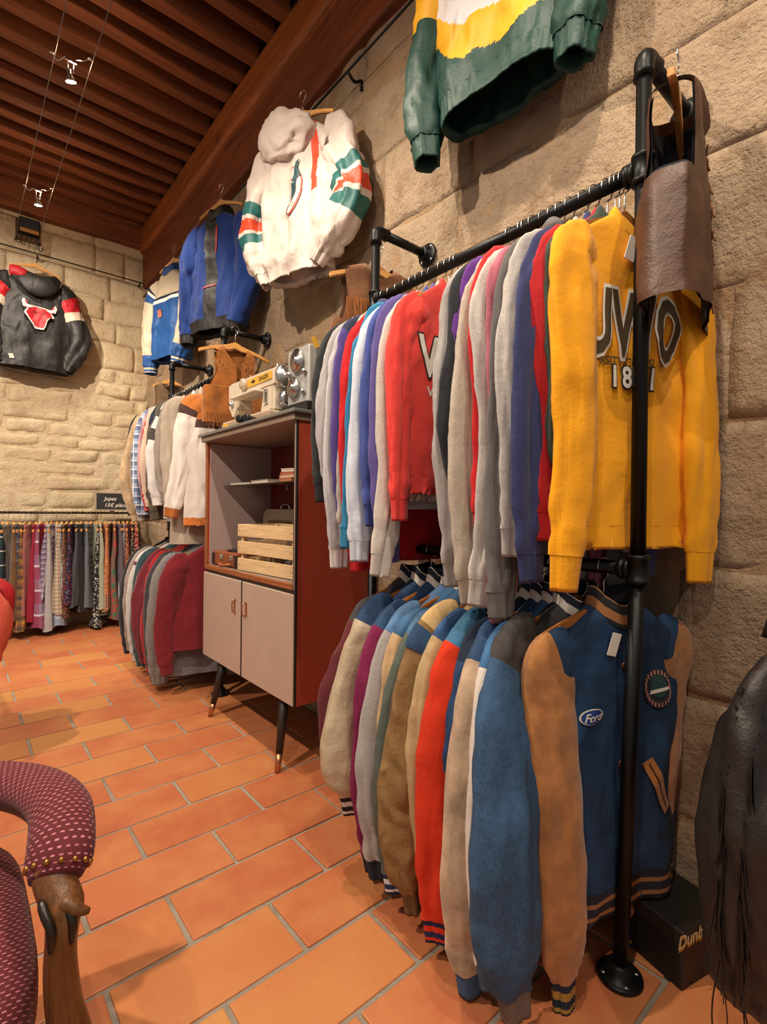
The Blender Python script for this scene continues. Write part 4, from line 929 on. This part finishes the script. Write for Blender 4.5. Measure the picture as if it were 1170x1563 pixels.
c = empty('brown_card', (1.36, 2.46, .875), 0, 'brown folded card inside the crate', 'card'); o = box('sheet', (-.004, -.07, 0), (.004, .07, .19), plain('8a6a50', .8), c, .001, 1); o.rotation_euler = (0, .25, .2); o.location = (0, 0, .105); o = box('fold', (-.004, -.06, 0), (.004, .06, .17), plain('9a7a5c', .8), c, .001, 1); o.rotation_euler = (0, -.1, .2); o.location = (.03, 0, .095)
c = empty('grey_card', (1.33, 2.30, .875), 0, 'grey card leaning inside the crate', 'card'); o = box('sheet', (-.003, -.08, 0), (.003, .08, .17), plain('5c5450', .8), c, .001, 1); o.rotation_euler = (.5, .2, -.2); o.location = (0, 0, .12); o = box('edge_binding', (-.004, -.082, 0), (.004, -.074, .17), plain('3a3432', .8), c, .001, 1); o.rotation_euler = (.5, .2, -.2); o.location = (.0, -.045, .08)
P = soft_hood((1.30, 2.17, .985), (.05, .06, .055), 18, 22, 8., .05); tag(grid('orange_scarf', P, F('c8622c', 'wrinkle'), None), 'crumpled orange scarf inside the crate', 'scarf')
bv, bf = [], []
for k in range(260):
    q = np.array([rnd.uniform(1.235, 1.42), rnd.uniform(2.13, 2.55), .876+rnd.uniform(0, .055)]); R_ = .0055
    b0 = len(bv); bv += [tuple(q+np.array(v)*R_) for v in ((1, 0, 0), (-1, 0, 0), (0, 1, 0), (0, -1, 0), (0, 0, 1), (0, 0, -1))]
    bf += [tuple(b0+i for i in f) for f in ((0, 2, 4), (2, 1, 4), (1, 3, 4), (3, 0, 4), (2, 0, 5), (1, 2, 5), (3, 1, 5), (0, 3, 5))]
tag(mesh('loose_beads', bv, bf, [plain('8a8076', .3, .4)], None), 'heap of small grey beads in the bottom of the crate', 'beads', None, 'stuff')
SUIT = plain('8a4a2a', .5, 0., .2)
r = empty('suitcase_record_player', (1.30, 2.82, .8625), math.radians(3), 'brown suitcase record player next to the crate', 'record player')
box('case', (-.11, -.155, .004), (.155, .155, .085), SUIT, r, .008, 3)
for yy in (-.09, .03): q = box('clasp', (-.117, yy-.017, .042), (-.108, yy+.017, .072), CHROME, r, .003, 2); lathe('clasp_button', [(.006, 0), (.006, .004), (.003, .005)], CHROME, q, 10, loc=(-.004, 0, 0)).rotation_euler = (0, -PI/2, 0)
tube('handle', crom([(-.11, -.085, .022), (-.135, -.07, .018), (-.140, -.03, .016), (-.135, .01, .018), (-.11, .025, .022)], 16), [(.008, .006)]*16, plain('a55c34', .5), r, 10)
for yy in (-.155, .120): box('corner_guard', (-.113, yy, .008), (-.104, yy+.035, .075), plain('2c1a12', .5), r, .002, 1)
lathe('platter', [(.10, .086), (.102, .090), (.10, .095), (.02, .096)], plain('161616', .35), r, 32, loc=(.02, .0, 0)); lathe('record_label', [(.03, .0962), (.03, .0968)], plain('b02a24', .5), r, 24, loc=(.02, 0, 0)); tube('tone_arm', [(.13, -.12, .10), (.10, -.09, .105), (.05, -.05, .104)], .004, CHROME, r, 8)
r = empty('beige_case', (1.527, 2.71, .8625), 0, 'rounded beige carrying case behind the crate', 'case')
rr = lambda w, h, q: [(x, z) for cx_, cz_, a0 in ((w-q, h-q, 0), (-w+q, h-q, PI/2), (-w+q, q, PI), (w-q, q, 1.5*PI)) for x, z in [(cx_+q*math.cos(a0+t), cz_+q*math.sin(a0+t)) for t in np.linspace(0, PI/2, 8)]]
prism('shell', rr(.22, .335, .06), .075, plain('b09c86', .5), r, 'yz', .004, (0, 0, .002)); prism('window', rr(.15, .18, .03), .004, plain('7a5a3c', .5), r, 'yz', .001, (-.040, 0, .09)); tube('handle', crom([(0, -.05, .335), (0, -.04, .362), (0, .04, .362), (0, .05, .335)], 12), .006, CHROME, r, 8, ref=(1, 0, 0))

# sewing machine
IV = plain('cfc0ac', .3); 
r = empty('sewing_machine', (1.285, 2.60, 1.643), math.radians(0), 'cream vintage sewing machine with yellow name strip on the cabinet', 'sewing machine')
box('base_box', (-.085, -.29, 0), (.12, .30, .052), plain('a48a74', .5), r, .005, 2); box('bed', (-.08, -.28, .052), (.10, .29, .062), plain('cabda8', .35), r, .003, 2); box('tape', (-.0865, .20, .030), (-.0845, .27, .050), plain('d8a83c', .5), r, .0005, 1, (.15, 0, 0))
prism('pillar', [(-.275, .06), (-.13, .06), (-.155, .14), (-.165, .20), (-.275, .20)], .11, IV, r, 'yz', .012, (0, 0, 0))
prism('arm', [(-.30, .185), (.18, .185), (.24, .195), (.29, .20), (.29, .285), (.27, .295), (-.30, .285)], .10, IV, r, 'yz', .014)
prism('head', [(.16, .13), (.20, .085), (.235, .085), (.29, .15), (.29, .29), (.17, .29)], .095, IV, r, 'yz', .010)
box('extension_table', (-.10, -.16, .172), (-.04, .15, .186), plain('dccdbb', .3), r, .006, 2)
box('name_strip', (-.0545, -.26, .225), (-.0505, .10, .268), plain('d0a23c', .45), r, .001, 1)
flat_text('lettering', 'SINGER', .032, Matrix.Translation((-.0552, -.17, .246)) @ Matrix.Rotation(-PI/2, 4, 'Z') @ Matrix.Rotation(PI/2, 4, 'X'), plain('2a2018', .6), r)
prism('emblem', [(-.03, 0), (-.01, .008), (.0, .012), (.012, .006), (.03, .002), (.01, -.004), (.0, -.010), (-.012, -.004)], .0008, plain('2a2018', .6), r, 'yz', 0, (-.0550, -.05, .246))
k_ = lathe('dial', [(.030, 0), (.032, .006), (.030, .024), (.014, .027)], plain('b8a898', .35), r, 26, loc=(-.052, .05, .25)); k_.rotation_euler = (0, -PI/2, 0)
hw_ = lathe('hand_wheel', [(.030, 0), (.055, .004), (.062, .012), (.062, .026), (.052, .032), (.02, .034), (.016, .05)], CHROME, r, 30, loc=(0, -.30, .235)); hw_.rotation_euler = (PI/2, 0, 0)
mt = lathe('motor', [(.035, 0), (.042, .006), (.042, .05), (.03, .06)], CHROME, r, 24, loc=(0, -.285, .12)); mt.rotation_euler = (PI/2, 0, 0)
tube('needle_bar', [(-.01, .215, .10), (-.01, .215, .064)], .005, CHROME, r, 10); lathe('presser_foot', [(.012, .062), (.013, .066), (.006, .074), (.012, .082), (.014, .09), (.008, .096)], CHROME, r, 16, loc=(-.01, .215, 0))
lathe('tension_knob', [(.016, 0), (.017, .008), (.010, .012), (.010, .02)], CHROME, r, 18, loc=(-.05, .225, .165)).rotation_euler = (0, -PI/2, 0)
for yy, zz in ((.255, .235), (.20, .215)): box('thread_slot', (-.0495, yy-.004, zz-.035), (-.0470, yy+.004, zz+.025), plain('1c1816', .5), r, .0005, 1)
box('stitch_plate', (-.0575, -.225, .10), (-.0545, -.185, .178), CHROME, r, .006, 2); box('stitch_slot', (-.0590, -.209, .115), (-.0570, -.201, .165), plain('1c1816', .5), r, .0005, 1)
for yy in (.19, .12, -.20): lathe('spool_pin', [(.006, .285), (.009, .292), (.004, .296), (.003, .325), (.001, .327)], CHROME, r, 10, loc=(.01, yy, 0))
# projector-like silver case
SIL = plain('b4b4b0', .4, .3)
r = empty('silver_projector', (1.35, 2.06, 1.643), 0, 'silver film projector case with chrome reels beside the sewing machine', 'projector')
box('base', (-.15, -.105, 0), (.16, .12, .05), plain('1d1d1f', .5), r, .006, 2); box('case', (-.125, -.085, .05), (.15, .105, .315), SIL, r, .006, 2)
box('tape', (-.105, -.088, .300), (-.080, -.084, .350), plain('d8a83c', .5), r, .001, 1, (0, -.5, 0)); box('latch', (-.088, -.089, .235), (-.080, -.085, .300), plain('6a6c6e', .4, .5), r, .001, 1)
for yy, zz, q in ((.0, .25, .055), (.03, .13, .05)):
    o = lathe('reel', [(q*.3, 0), (q*.3, .012), (q, .014), (q, .018), (q*.35, .02), (q*.3, .03)], CHROME, r, 26, loc=(-.126, yy, zz)); o.rotation_euler = (0, -PI/2, 0)
for yy, zz in ((-.06, .19), (.075, .20), (-.05, .10)): lathe('knob', [(.012, 0), (.014, .012), (.009, .022)], CHROME, r, 16, loc=(-.126, yy, zz)).rotation_euler = (0, -PI/2, 0)
lathe('lens', [(.02, 0), (.022, .004), (.022, .045), (.017, .05)], CHROME, r, 20, loc=(-.03, .106, .27)).rotation_euler = (-PI/2, 0, 0)
r = empty('binoculars', (1.158, 2.46, 1.643), .4, 'small black binoculars in front of the sewing machine', 'binoculars')
for s in (-1, 1): o = lathe('barrel', [(.014, -.035), (.016, -.03), (.016, 0), (.020, .02), (.021, .04), (.018, .042)], plain('121214', .35), r, 18, loc=(.0, s*.024, .021)); o.rotation_euler = (0, -PI/2, 0)
box('bridge', (-.012, -.024, .016), (.012, .024, .030), plain('121214', .35), r, .003, 2)

# ------------------------------------------------------------------ skirts on the back wall rail, price board
r = empty('skirt_rail', (.88, 5.72, 1.142), 0, 'dark rail of skirts along the back wall', 'rail')
DRK = plain('3a2a22', .45, .6); tube('rail', [(-.62, 0, 0), (.62, 0, 0)], .012, DRK, r, 12)
for xx in (-.60, .60):
    tube('wall_pipe', [(xx, 0, 0), (xx, .27, 0)], .012, DRK, r, 12); lathe('flange', [(.045, 0), (.045, .01), (.02, .02), (.016, .05)], DRK, r, 22, loc=(xx, .275, 0)).rotation_euler = (PI/2, 0, 0)
SK = [('navy and green tartan skirt', plaid('1c2740', '1d3a38', 'c8c8cc', 9., 8., .4, 1), .90), ('stone grey skirt', F('8d8680', 'heather'), .70), ('brown corduroy skirt', F('6a4b30', 'suede'), .84), ('mustard and navy plaid skirt', plaid('b58336', '2a2638', '6b2a28', 12., 11., .4, 1), .92),
 ('slate plaid skirt', plaid('4c4f5c', '282a3a', '8a8590', 13., 12., .4, 1), .84), ('dusty pink skirt', F('97625f', 'cotton'), .78), ('lilac and magenta plaid skirt', plaid('8f88a8', '8d2b4d', 'c9c3d6', 6., 4.5, .5, 1), .92), ('crimson skirt', F('8f1d33', 'cotton'), .86),
 ('pale grey wool skirt', F('a9a7aa', 'heather'), .95), ('mauve checked skirt', plaid('8d7f98', '5c4c70', 'd0c6d0', 22., 20., .4, 1), .66), ('beige houndstooth skirt', plaid('b7a894', '8c7c6a', 'd8cdbb', 30., 28., .5, 1), .80), ('ice blue panelled skirt', stripes('a9b7c8', '8494ac', 7., .5, 2), .92),
 ('brown leaf print skirt', floral('5e4234', 'a58468', '8e3e2c', 70.), .86), ('navy skirt with red blossoms', floral('1f1f38', '8e2c34', '5a6a8c', 60.), .74), ('black skirt', F('1c1b1e', 'cotton'), .80), ('charcoal pleated skirt', F('45484e', 'cotton'), .76),
 ('slate grey pleated skirt', F('5f6670', 'cotton'), .78), ('grey checked skirt', plaid('6d6c70', '45454c', '96969a', 20., 18., .4, 1), .80), ('pale green skirt', F('9aa08c', 'cotton'), .80), ('black skirt with white flowers', floral('1a1b22', 'c4bfae', '6e7484', 55.), .98),
 ('peach print skirt with gingham hem', None, .82), ('olive pinstriped skirt', stripes('5a563c', '3f3c2c', 26., .5, 1), .86), ('red and green patchwork skirt', floral('6e5a4c', 'b23a3c', '3e6a54', 26.), .92), ('plum grey skirt', F('5d5460', 'cotton'), .84),
 ('rust floral skirt', floral('7c3f2a', 'c09a74', '3c3430', 60.), .80), ('blue grey striped skirt', stripes('7f8894', 'a9adb4', 14., .3, 1, 'd8d8d6'), .80), ('red flowered skirt', floral('8a2c2c', 'd0b29c', '2c2a30', 60.), .76), ('black skirt with small cream flowers', floral('1c1b1c', 'bfae90', '8a7a5c', 70.), .86)]
def skirt(i, short, m, L):
    x = .335+i*.0415; yaw = math.radians(90+rnd.uniform(-38, 14)); zt = 1.142-.135
    ctx = 'beside the '+SK[1][0] if i == 0 else 'next to the '+SK[i-1][0]
    root = empty('skirt', (x, 5.72, zt-L), yaw, (short+' '+ctx), 'skirt', 'skirts on the back wall rail')
    ang = np.linspace(0, 2*PI, 56, endpoint=False); dd = np.linspace(0, L, 22); kf = rnd.choice((7, 9, 11)); p0 = rnd.uniform(0, 6)
    D = dd[:, None]/L; w = .115+.10*D; t = .016+.042*D
    fo = 1+.22*D*np.cos(ang*kf+p0)[None, :]*.6
    X = w*sgnpow(np.cos(ang), .8)[None, :]; Yv = t*sgnpow(np.sin(ang), .7)[None, :]*fo+.012*D*np.sin(X*30+p0)+.008*vnoise(X*14+i*3, dd[:, None]*5, 0, 41)
    Zz = L-dd[:, None]+.010*D*np.cos(ang*3+p0)[None, :]
    P = np.stack(np.broadcast_arrays(X, Yv, Zz), -1)
    if m is None:
        grid('skirt_panel', P[:18], floral('b8744e', '7c3c2c', 'd8a078', 80.), root); grid('gingham_hem', P[17:], plaid('c8b08c', '7c1e1e', '3a1414', 48., 44., .5, 1), root)
    else: grid('skirt_panel', P, m, root)
    wb = np.stack([P[0]+np.array([0, 0, dz])+(P[0]-P[0].mean(0))*np.array([k, k, 0]) for dz, k in ((-.004, .06), (.0, .08), (.024, .04), (.026, -.02), (.0, -.04))]); grid('waistband', wb, m or floral('b8744e', '7c3c2c', 'd8a078', 80.), root)
    hanger('wooden hanger carrying the '+short, (x, 5.72, 1.142), yaw, .62, False, 'wooden hangers on the skirt rail')
for i, (s_, m_, l_) in enumerate(SK): skirt(i, s_, m_, l_)
r = empty('price_board', (1.225, 5.70, 1.165), 0, 'small framed chalkboard price sign above the skirt rail', 'sign')
box('slate', (-.145, -.004, .01), (.145, .006, .175), plain('2e3034', .8), r, .001, 1)
for lo, hi in (((-.155, -.007, 0), (.155, .008, .012)), ((-.155, -.007, .173), (.155, .008, .185)), ((-.155, -.007, .012), (-.143, .008, .173)), ((.143, -.007, .012), (.155, .008, .173))): box('frame_rail', lo, hi, plain('a39684', .6), r, .001, 1)
box('board_foot', (-.02, -.004, -.022), (.02, .004, .0), plain('4a3a2c', .6), r, .001, 1)
for s_, x_, z_ in (('Jupes', -.02, .12), ('15€ pièce', .03, .055)): flat_text('chalk_lettering', s_, .052, Matrix.Translation((x_, -.0052, z_)) @ Matrix.Rotation(PI/2, 4, 'X'), plain('e8e6e0', .9), r, .0006, .25)

# ------------------------------------------------------------------ low-voltage cable lamps
WIRE = plain('8e8a84', .35, .9)
cz = 3.86
for x_, nm in ((.43, 'steel lamp cable ending behind the transformer'), (.61, 'steel lamp cable ending at the wall hook')):
    r = empty('lamp_cable', (x_, 5.97, cz-.12), 0, nm, 'cable', 'pair of lamp cables')
    tube('wire', [(0, 0, 0), (0, -.35, .10), (0, -7.1, .12)], .0028, WIRE, r, 6); lathe('turnbuckle', [(.004, 0), (.009, .005), (.009, .05), (.004, .055)], plain('2c2a28', .4, .7), r, 10, loc=(0, -.02, 0)).rotation_euler = (PI/2, 0, 0)
def lamp(P, A, label):
    x, y, z_ = P; r = empty('spot_lamp', (x, y, z_), 0, label, 'lamp', 'spot lamps on the cables')
    aim = (Vector(A)-Vector(P)).normalized()
    for s in (-1, 1):
        e = np.array([s*.09, s*-.05, cz-z_]); tube('arm_wire', crom([e, e+(-s*.03, 0, -.03), (s*.022, 0, .13), (s*.014, 0, .05)], 14), .0025, CHROME, r, 6)
        lathe('cable_clamp', [(.006, -.012), (.009, -.008), (.009, .008), (.006, .012)], CHROME, r, 10, axis='x', loc=tuple(e))
    box('spacer', (-.03, -.006, .112), (.03, .006, .126), CHROME, r, .002, 1)
    h = lathe('reflector', [(.010, .055), (.011, .03), (.016, .022), (.026, .004), (.030, -.004), (.028, -.005)], plain('d8d4c8', .2, .8), r, 22); bl = lathe('bulb', [(.004, .012), (.022, .004), (.027, -.006), (.016, -.010), (.004, -.012)], emit('fff2dc', 60), h, 20)
    h.rotation_euler = (-aim).to_track_quat('Z', 'Y').to_euler()
    return r
for i, (P, A, W, S) in enumerate(LAMPS[:5]):
    A2 = Vector(A)-Vector(P); q = Vector(P)-A2.normalized()*.055
    lamp(tuple(q), A, ('bright spot lamp on the cables over the cabinet', 'spot lamp on the cables near the transformer', 'spot lamp on the cables over the near rack', 'spot lamp on the cables beside the green jacket', 'spot lamp at the cable end away from the back wall')[i])
for P, A, W, S in LAMPS[:5]:
    pl = bpy.data.lights.new('lamp_glow', 'POINT'); pl.energy = 5; pl.color = (1., .62, .36); pl.shadow_soft_size = .03; po = bpy.data.objects.new('lamp_glow', pl); col.objects.link(po); po.location = Vector(P)+Vector((0, 0, .16))
for i, (P, A, W, S) in enumerate(LAMPS[5:]): lamp(tuple(Vector(P)-(Vector(A)-Vector(P)).normalized()*.055), A, ('ceiling spot lamp over the open floor near the skirts', 'ceiling spot lamp above the open floor by the armchair', 'ceiling spot lamp over the shop entrance side')[i])
r = empty('transformer', (.53, 5.93, 3.76), 0, 'dark lamp transformer box with loose wires on the back wall', 'transformer')
box('housing', (-.085, -.05, .06), (.085, .06, .19), plain('1e2230', .4), r, .012, 3); box('front_label', (-.075, -.055, .05), (.075, -.04, .085), plain('a8763c', .5), r, .004, 2); box('mounting_plate', (-.10, .04, .0), (.10, .07, .20), plain('5a3a22', .6), r, .002, 1)
for k in range(5): x_ = -.08+k*.04; tube('wire', crom([(x_, 0, .06), (x_-.02, -.01, .01), (x_+.015, .0, -.04-.01*k), (x_+.03*(k-2)*.6, .03, -.02)], 12), .003, plain('221c18', .5), r, 6)
tube('supply_wire', crom([(-.08, .02, .19), (-.25, .04, .20), (-.9, .05, .19)], 12), .004, plain('221c18', .5), r, 6)

# ------------------------------------------------------------------ armchair
def dash_mat():
    t = NT('patterned_upholstery'); b = t.n('ShaderNodeTexBrick', Vector=t.gen((1, 1, 1), t.uv()), Scale=1.0, Color1=lin('c88088'), Color2=lin('a8585f'), Mortar=lin('560a18'), Mortar__Size=.0036, Brick__Width=.0125, Row__Height=.0088, Mortar__Smooth=.2)
    b.offset = .5; t.base(b.outputs['Color'], .85); t.b.inputs['Sheen Weight'].default_value = .08; t.bump(b.outputs['Fac'], .5, .002); return t.m
UPH, CHW, CHD = dash_mat(), wood('6e4524', .3, 3., .5, 2), plain('1c130d', .35)
ch = empty('armchair', (-.208, 1.175, 0), 0, 'carved wooden armchair upholstered in burgundy with pale dashes', 'armchair')
o0 = np.array([-.18, 1.18, 0]); L_ = lambda *P: [np.array(p)-o0 for p in P]
for s in (1, -1):
    def mir(P): return np.array([(p if s > 0 else np.array([-p[0], p[1], p[2]])) for p in P])
    path = mir(crom(L_((.02, 1.46, .60), (.085, 1.33, .630), (.150, 1.20, .648), (.178, 1.09, .650), (.170, 1.0, .632), (.156, .958, .600)), 30))
    t = np.linspace(0, 1, 30); rad = [(.050*math.sin(min(1, .35+x*2.2)*PI/2)*(1 if x < .9 else 1-.25*(x-.9)/.1), .034*(1 if x < .9 else 1-.2*(x-.9)/.1)) for x in t]
    grid('arm_pad', sweep(path, rad, 28, ref=(0, 0, 1)), UPH, ch, caps=True)
    rail_ = mir(crom(L_((.03, 1.46, .565), (.085, 1.33, .595), (.145, 1.20, .612), (.168, 1.09, .610), (.160, .995, .590)), 22)); tube('arm_rail', rail_, [(.026, .016)]*22, CHW, ch, 12, ref=(0, 0, 1))
    post = mir(crom(L_((.156, .970, .612), (.157, .948, .592), (.164, .928, .570), (.160, .918, .545), (.158, .918, .49), (.164, .918, .42), (.176, .91, .36), (.178, .90, .30)), 30))
    pr = [(np.interp(x, [0, .15, .3, .36, .5, 1], [.034, .029, .028, .024, .022, .030]), np.interp(x, [0, .15, .3, .36, .5, 1], [.026, .022, .026, .022, .020, .026])) for x in np.linspace(0, 1, 30)]
    pst = grid('arm_post', sweep(post, pr, 20, ref=(0, 1, 0)), CHW, ch, caps=True)
    tube('scroll_tip', mir(crom(L_((.160, .920, .585), (.180, .905, .572), (.194, .900, .566)), 8)), [.012, .013, .012, .011, .009, .007, .006, .004], CHW, pst, 12)
    for q in (-.012, .016): tube('carved_groove', mir(crom(L_((.145+q, .932, .594), (.149+q, .912, .580), (.155+q, .900, .562), (.154+q, .897, .530)), 12)), [.003, .006, .007, .007, .007, .007, .007, .007, .007, .006, .005, .003], CHD, pst, 8)
    for p in sweep(path, rad, 28, ref=(0, 0, 1))[27][::2]: tag(lathe('nail', [(.001, -.005), (.0035, -.0035), (.005, 0), (.0035, .0035), (.001, .005)], plain('a8763c', .3, .8), ch, 8, loc=tuple(p)))
    tube('front_leg', mir(L_((.176, .905, .32), (.186, .895, .22), (.172, .905, .10), (.178, .895, .0))), [.032, .026, .018, .022], CHW, ch, 14)
    tube('back_leg', mir(L_((.06, 1.50, 1.05), (.055, 1.47, .62), (.05, 1.46, .40), (.05, 1.50, .2), (.06, 1.56, 0))), [.018, .022, .024, .02, .016], CHW, ch, 12)
def cushion(name, c, sz, mat, p=.35, bulge=.02):
    th = np.linspace(.0005, PI-.0005, 40)[:, None]; ph = np.linspace(0, 2*PI, 56, endpoint=False)[None, :]
    X = sgnpow(np.sin(th), p)*sgnpow(np.cos(ph), p)*sz[0]; Y = sgnpow(np.sin(th), p)*sgnpow(np.sin(ph), p)*sz[1]; Z = sgnpow(np.cos(th), .5)*sz[2]*(1+0*ph)
    o = grid(name, np.array(c)+np.stack(np.broadcast_arrays(X, Y, Z), -1), mat, ch, caps=True)
    co = np.array([v.co[:] for v in o.data.vertices]); li = np.zeros(len(o.data.loops), np.int32); o.data.loops.foreach_get('vertex_index', li)
    ax = (0, 1) if sz[2] < sz[1] else (0, 2); UV = co[:, ax].copy(); UV[:, 1] += (co[:, 3-ax[1]])*.9
    o.data.uv_layers[0].data.foreach_set('uv', UV[li].ravel().astype(np.float32)); return o
cushion('seat_cushion', (.0, -.015, .40), (.325, .315, .085), UPH, .5); box('seat_rail', (-.30, -.27, .27), (.30, .27, .335), CHW, ch, .01, 2); cushion('backrest', (0, .31, .80), (.22, .045, .24), UPH, .4)
tube('back_frame', crom(L_((-.42, 1.50, .52), (-.43, 1.50, .85), (-.36, 1.51, 1.08), (-.18, 1.515, 1.12), (0, 1.51, 1.08), (.07, 1.50, .85), (.06, 1.50, .52)), 30), .02, CHW, ch, 12, ref=(0, 1, 0))

# ------------------------------------------------------------------ floor-standing rail on the open side, mostly out of view
r = empty('garment_rail', (-.19, 2.95, 0), 0, 'black floor standing rail with coral and brown jackets', 'clothes rack')
for yy in (-.45, .45): tube('upright_pipe', [(0, yy, .01), (0, yy, 1.16)], .014, BLACK, r, 12); tube('foot', [(-.22, yy, .014), (.22, yy, .014)], .014, BLACK, r, 12)
tube('rail', [(0, -.46, 1.30), (0, .46, 1.16)], .014, BLACK, r, 12)
for yy, sh, hx, kd, kw in ((2.80, 'coral windbreaker', 'd8604c', 'nylon', dict(sl=.48, out=(.03, .07), L=.62)), (2.90, 'brown corduroy jacket', '5a4028', 'suede', dict(sl=.58, out=(.03, .05), L=.7)), (3.02, 'red nylon jacket', 'b01c24', 'nylon', dict(sl=.36, out=(.03, .10), L=.6))):
    kw = dict(kw); garment('jacket', sh, 'on the floor standing rail', 'jacket', 'jackets on the floor standing rail', (-.19, yy, 1.062), 0., F(hx, kd), sw=.20, bw=.25, th=.03, sa=.075, sb=.035, fold=.007, wr=.006, neck='shirt', seed=int(yy*100), **kw)
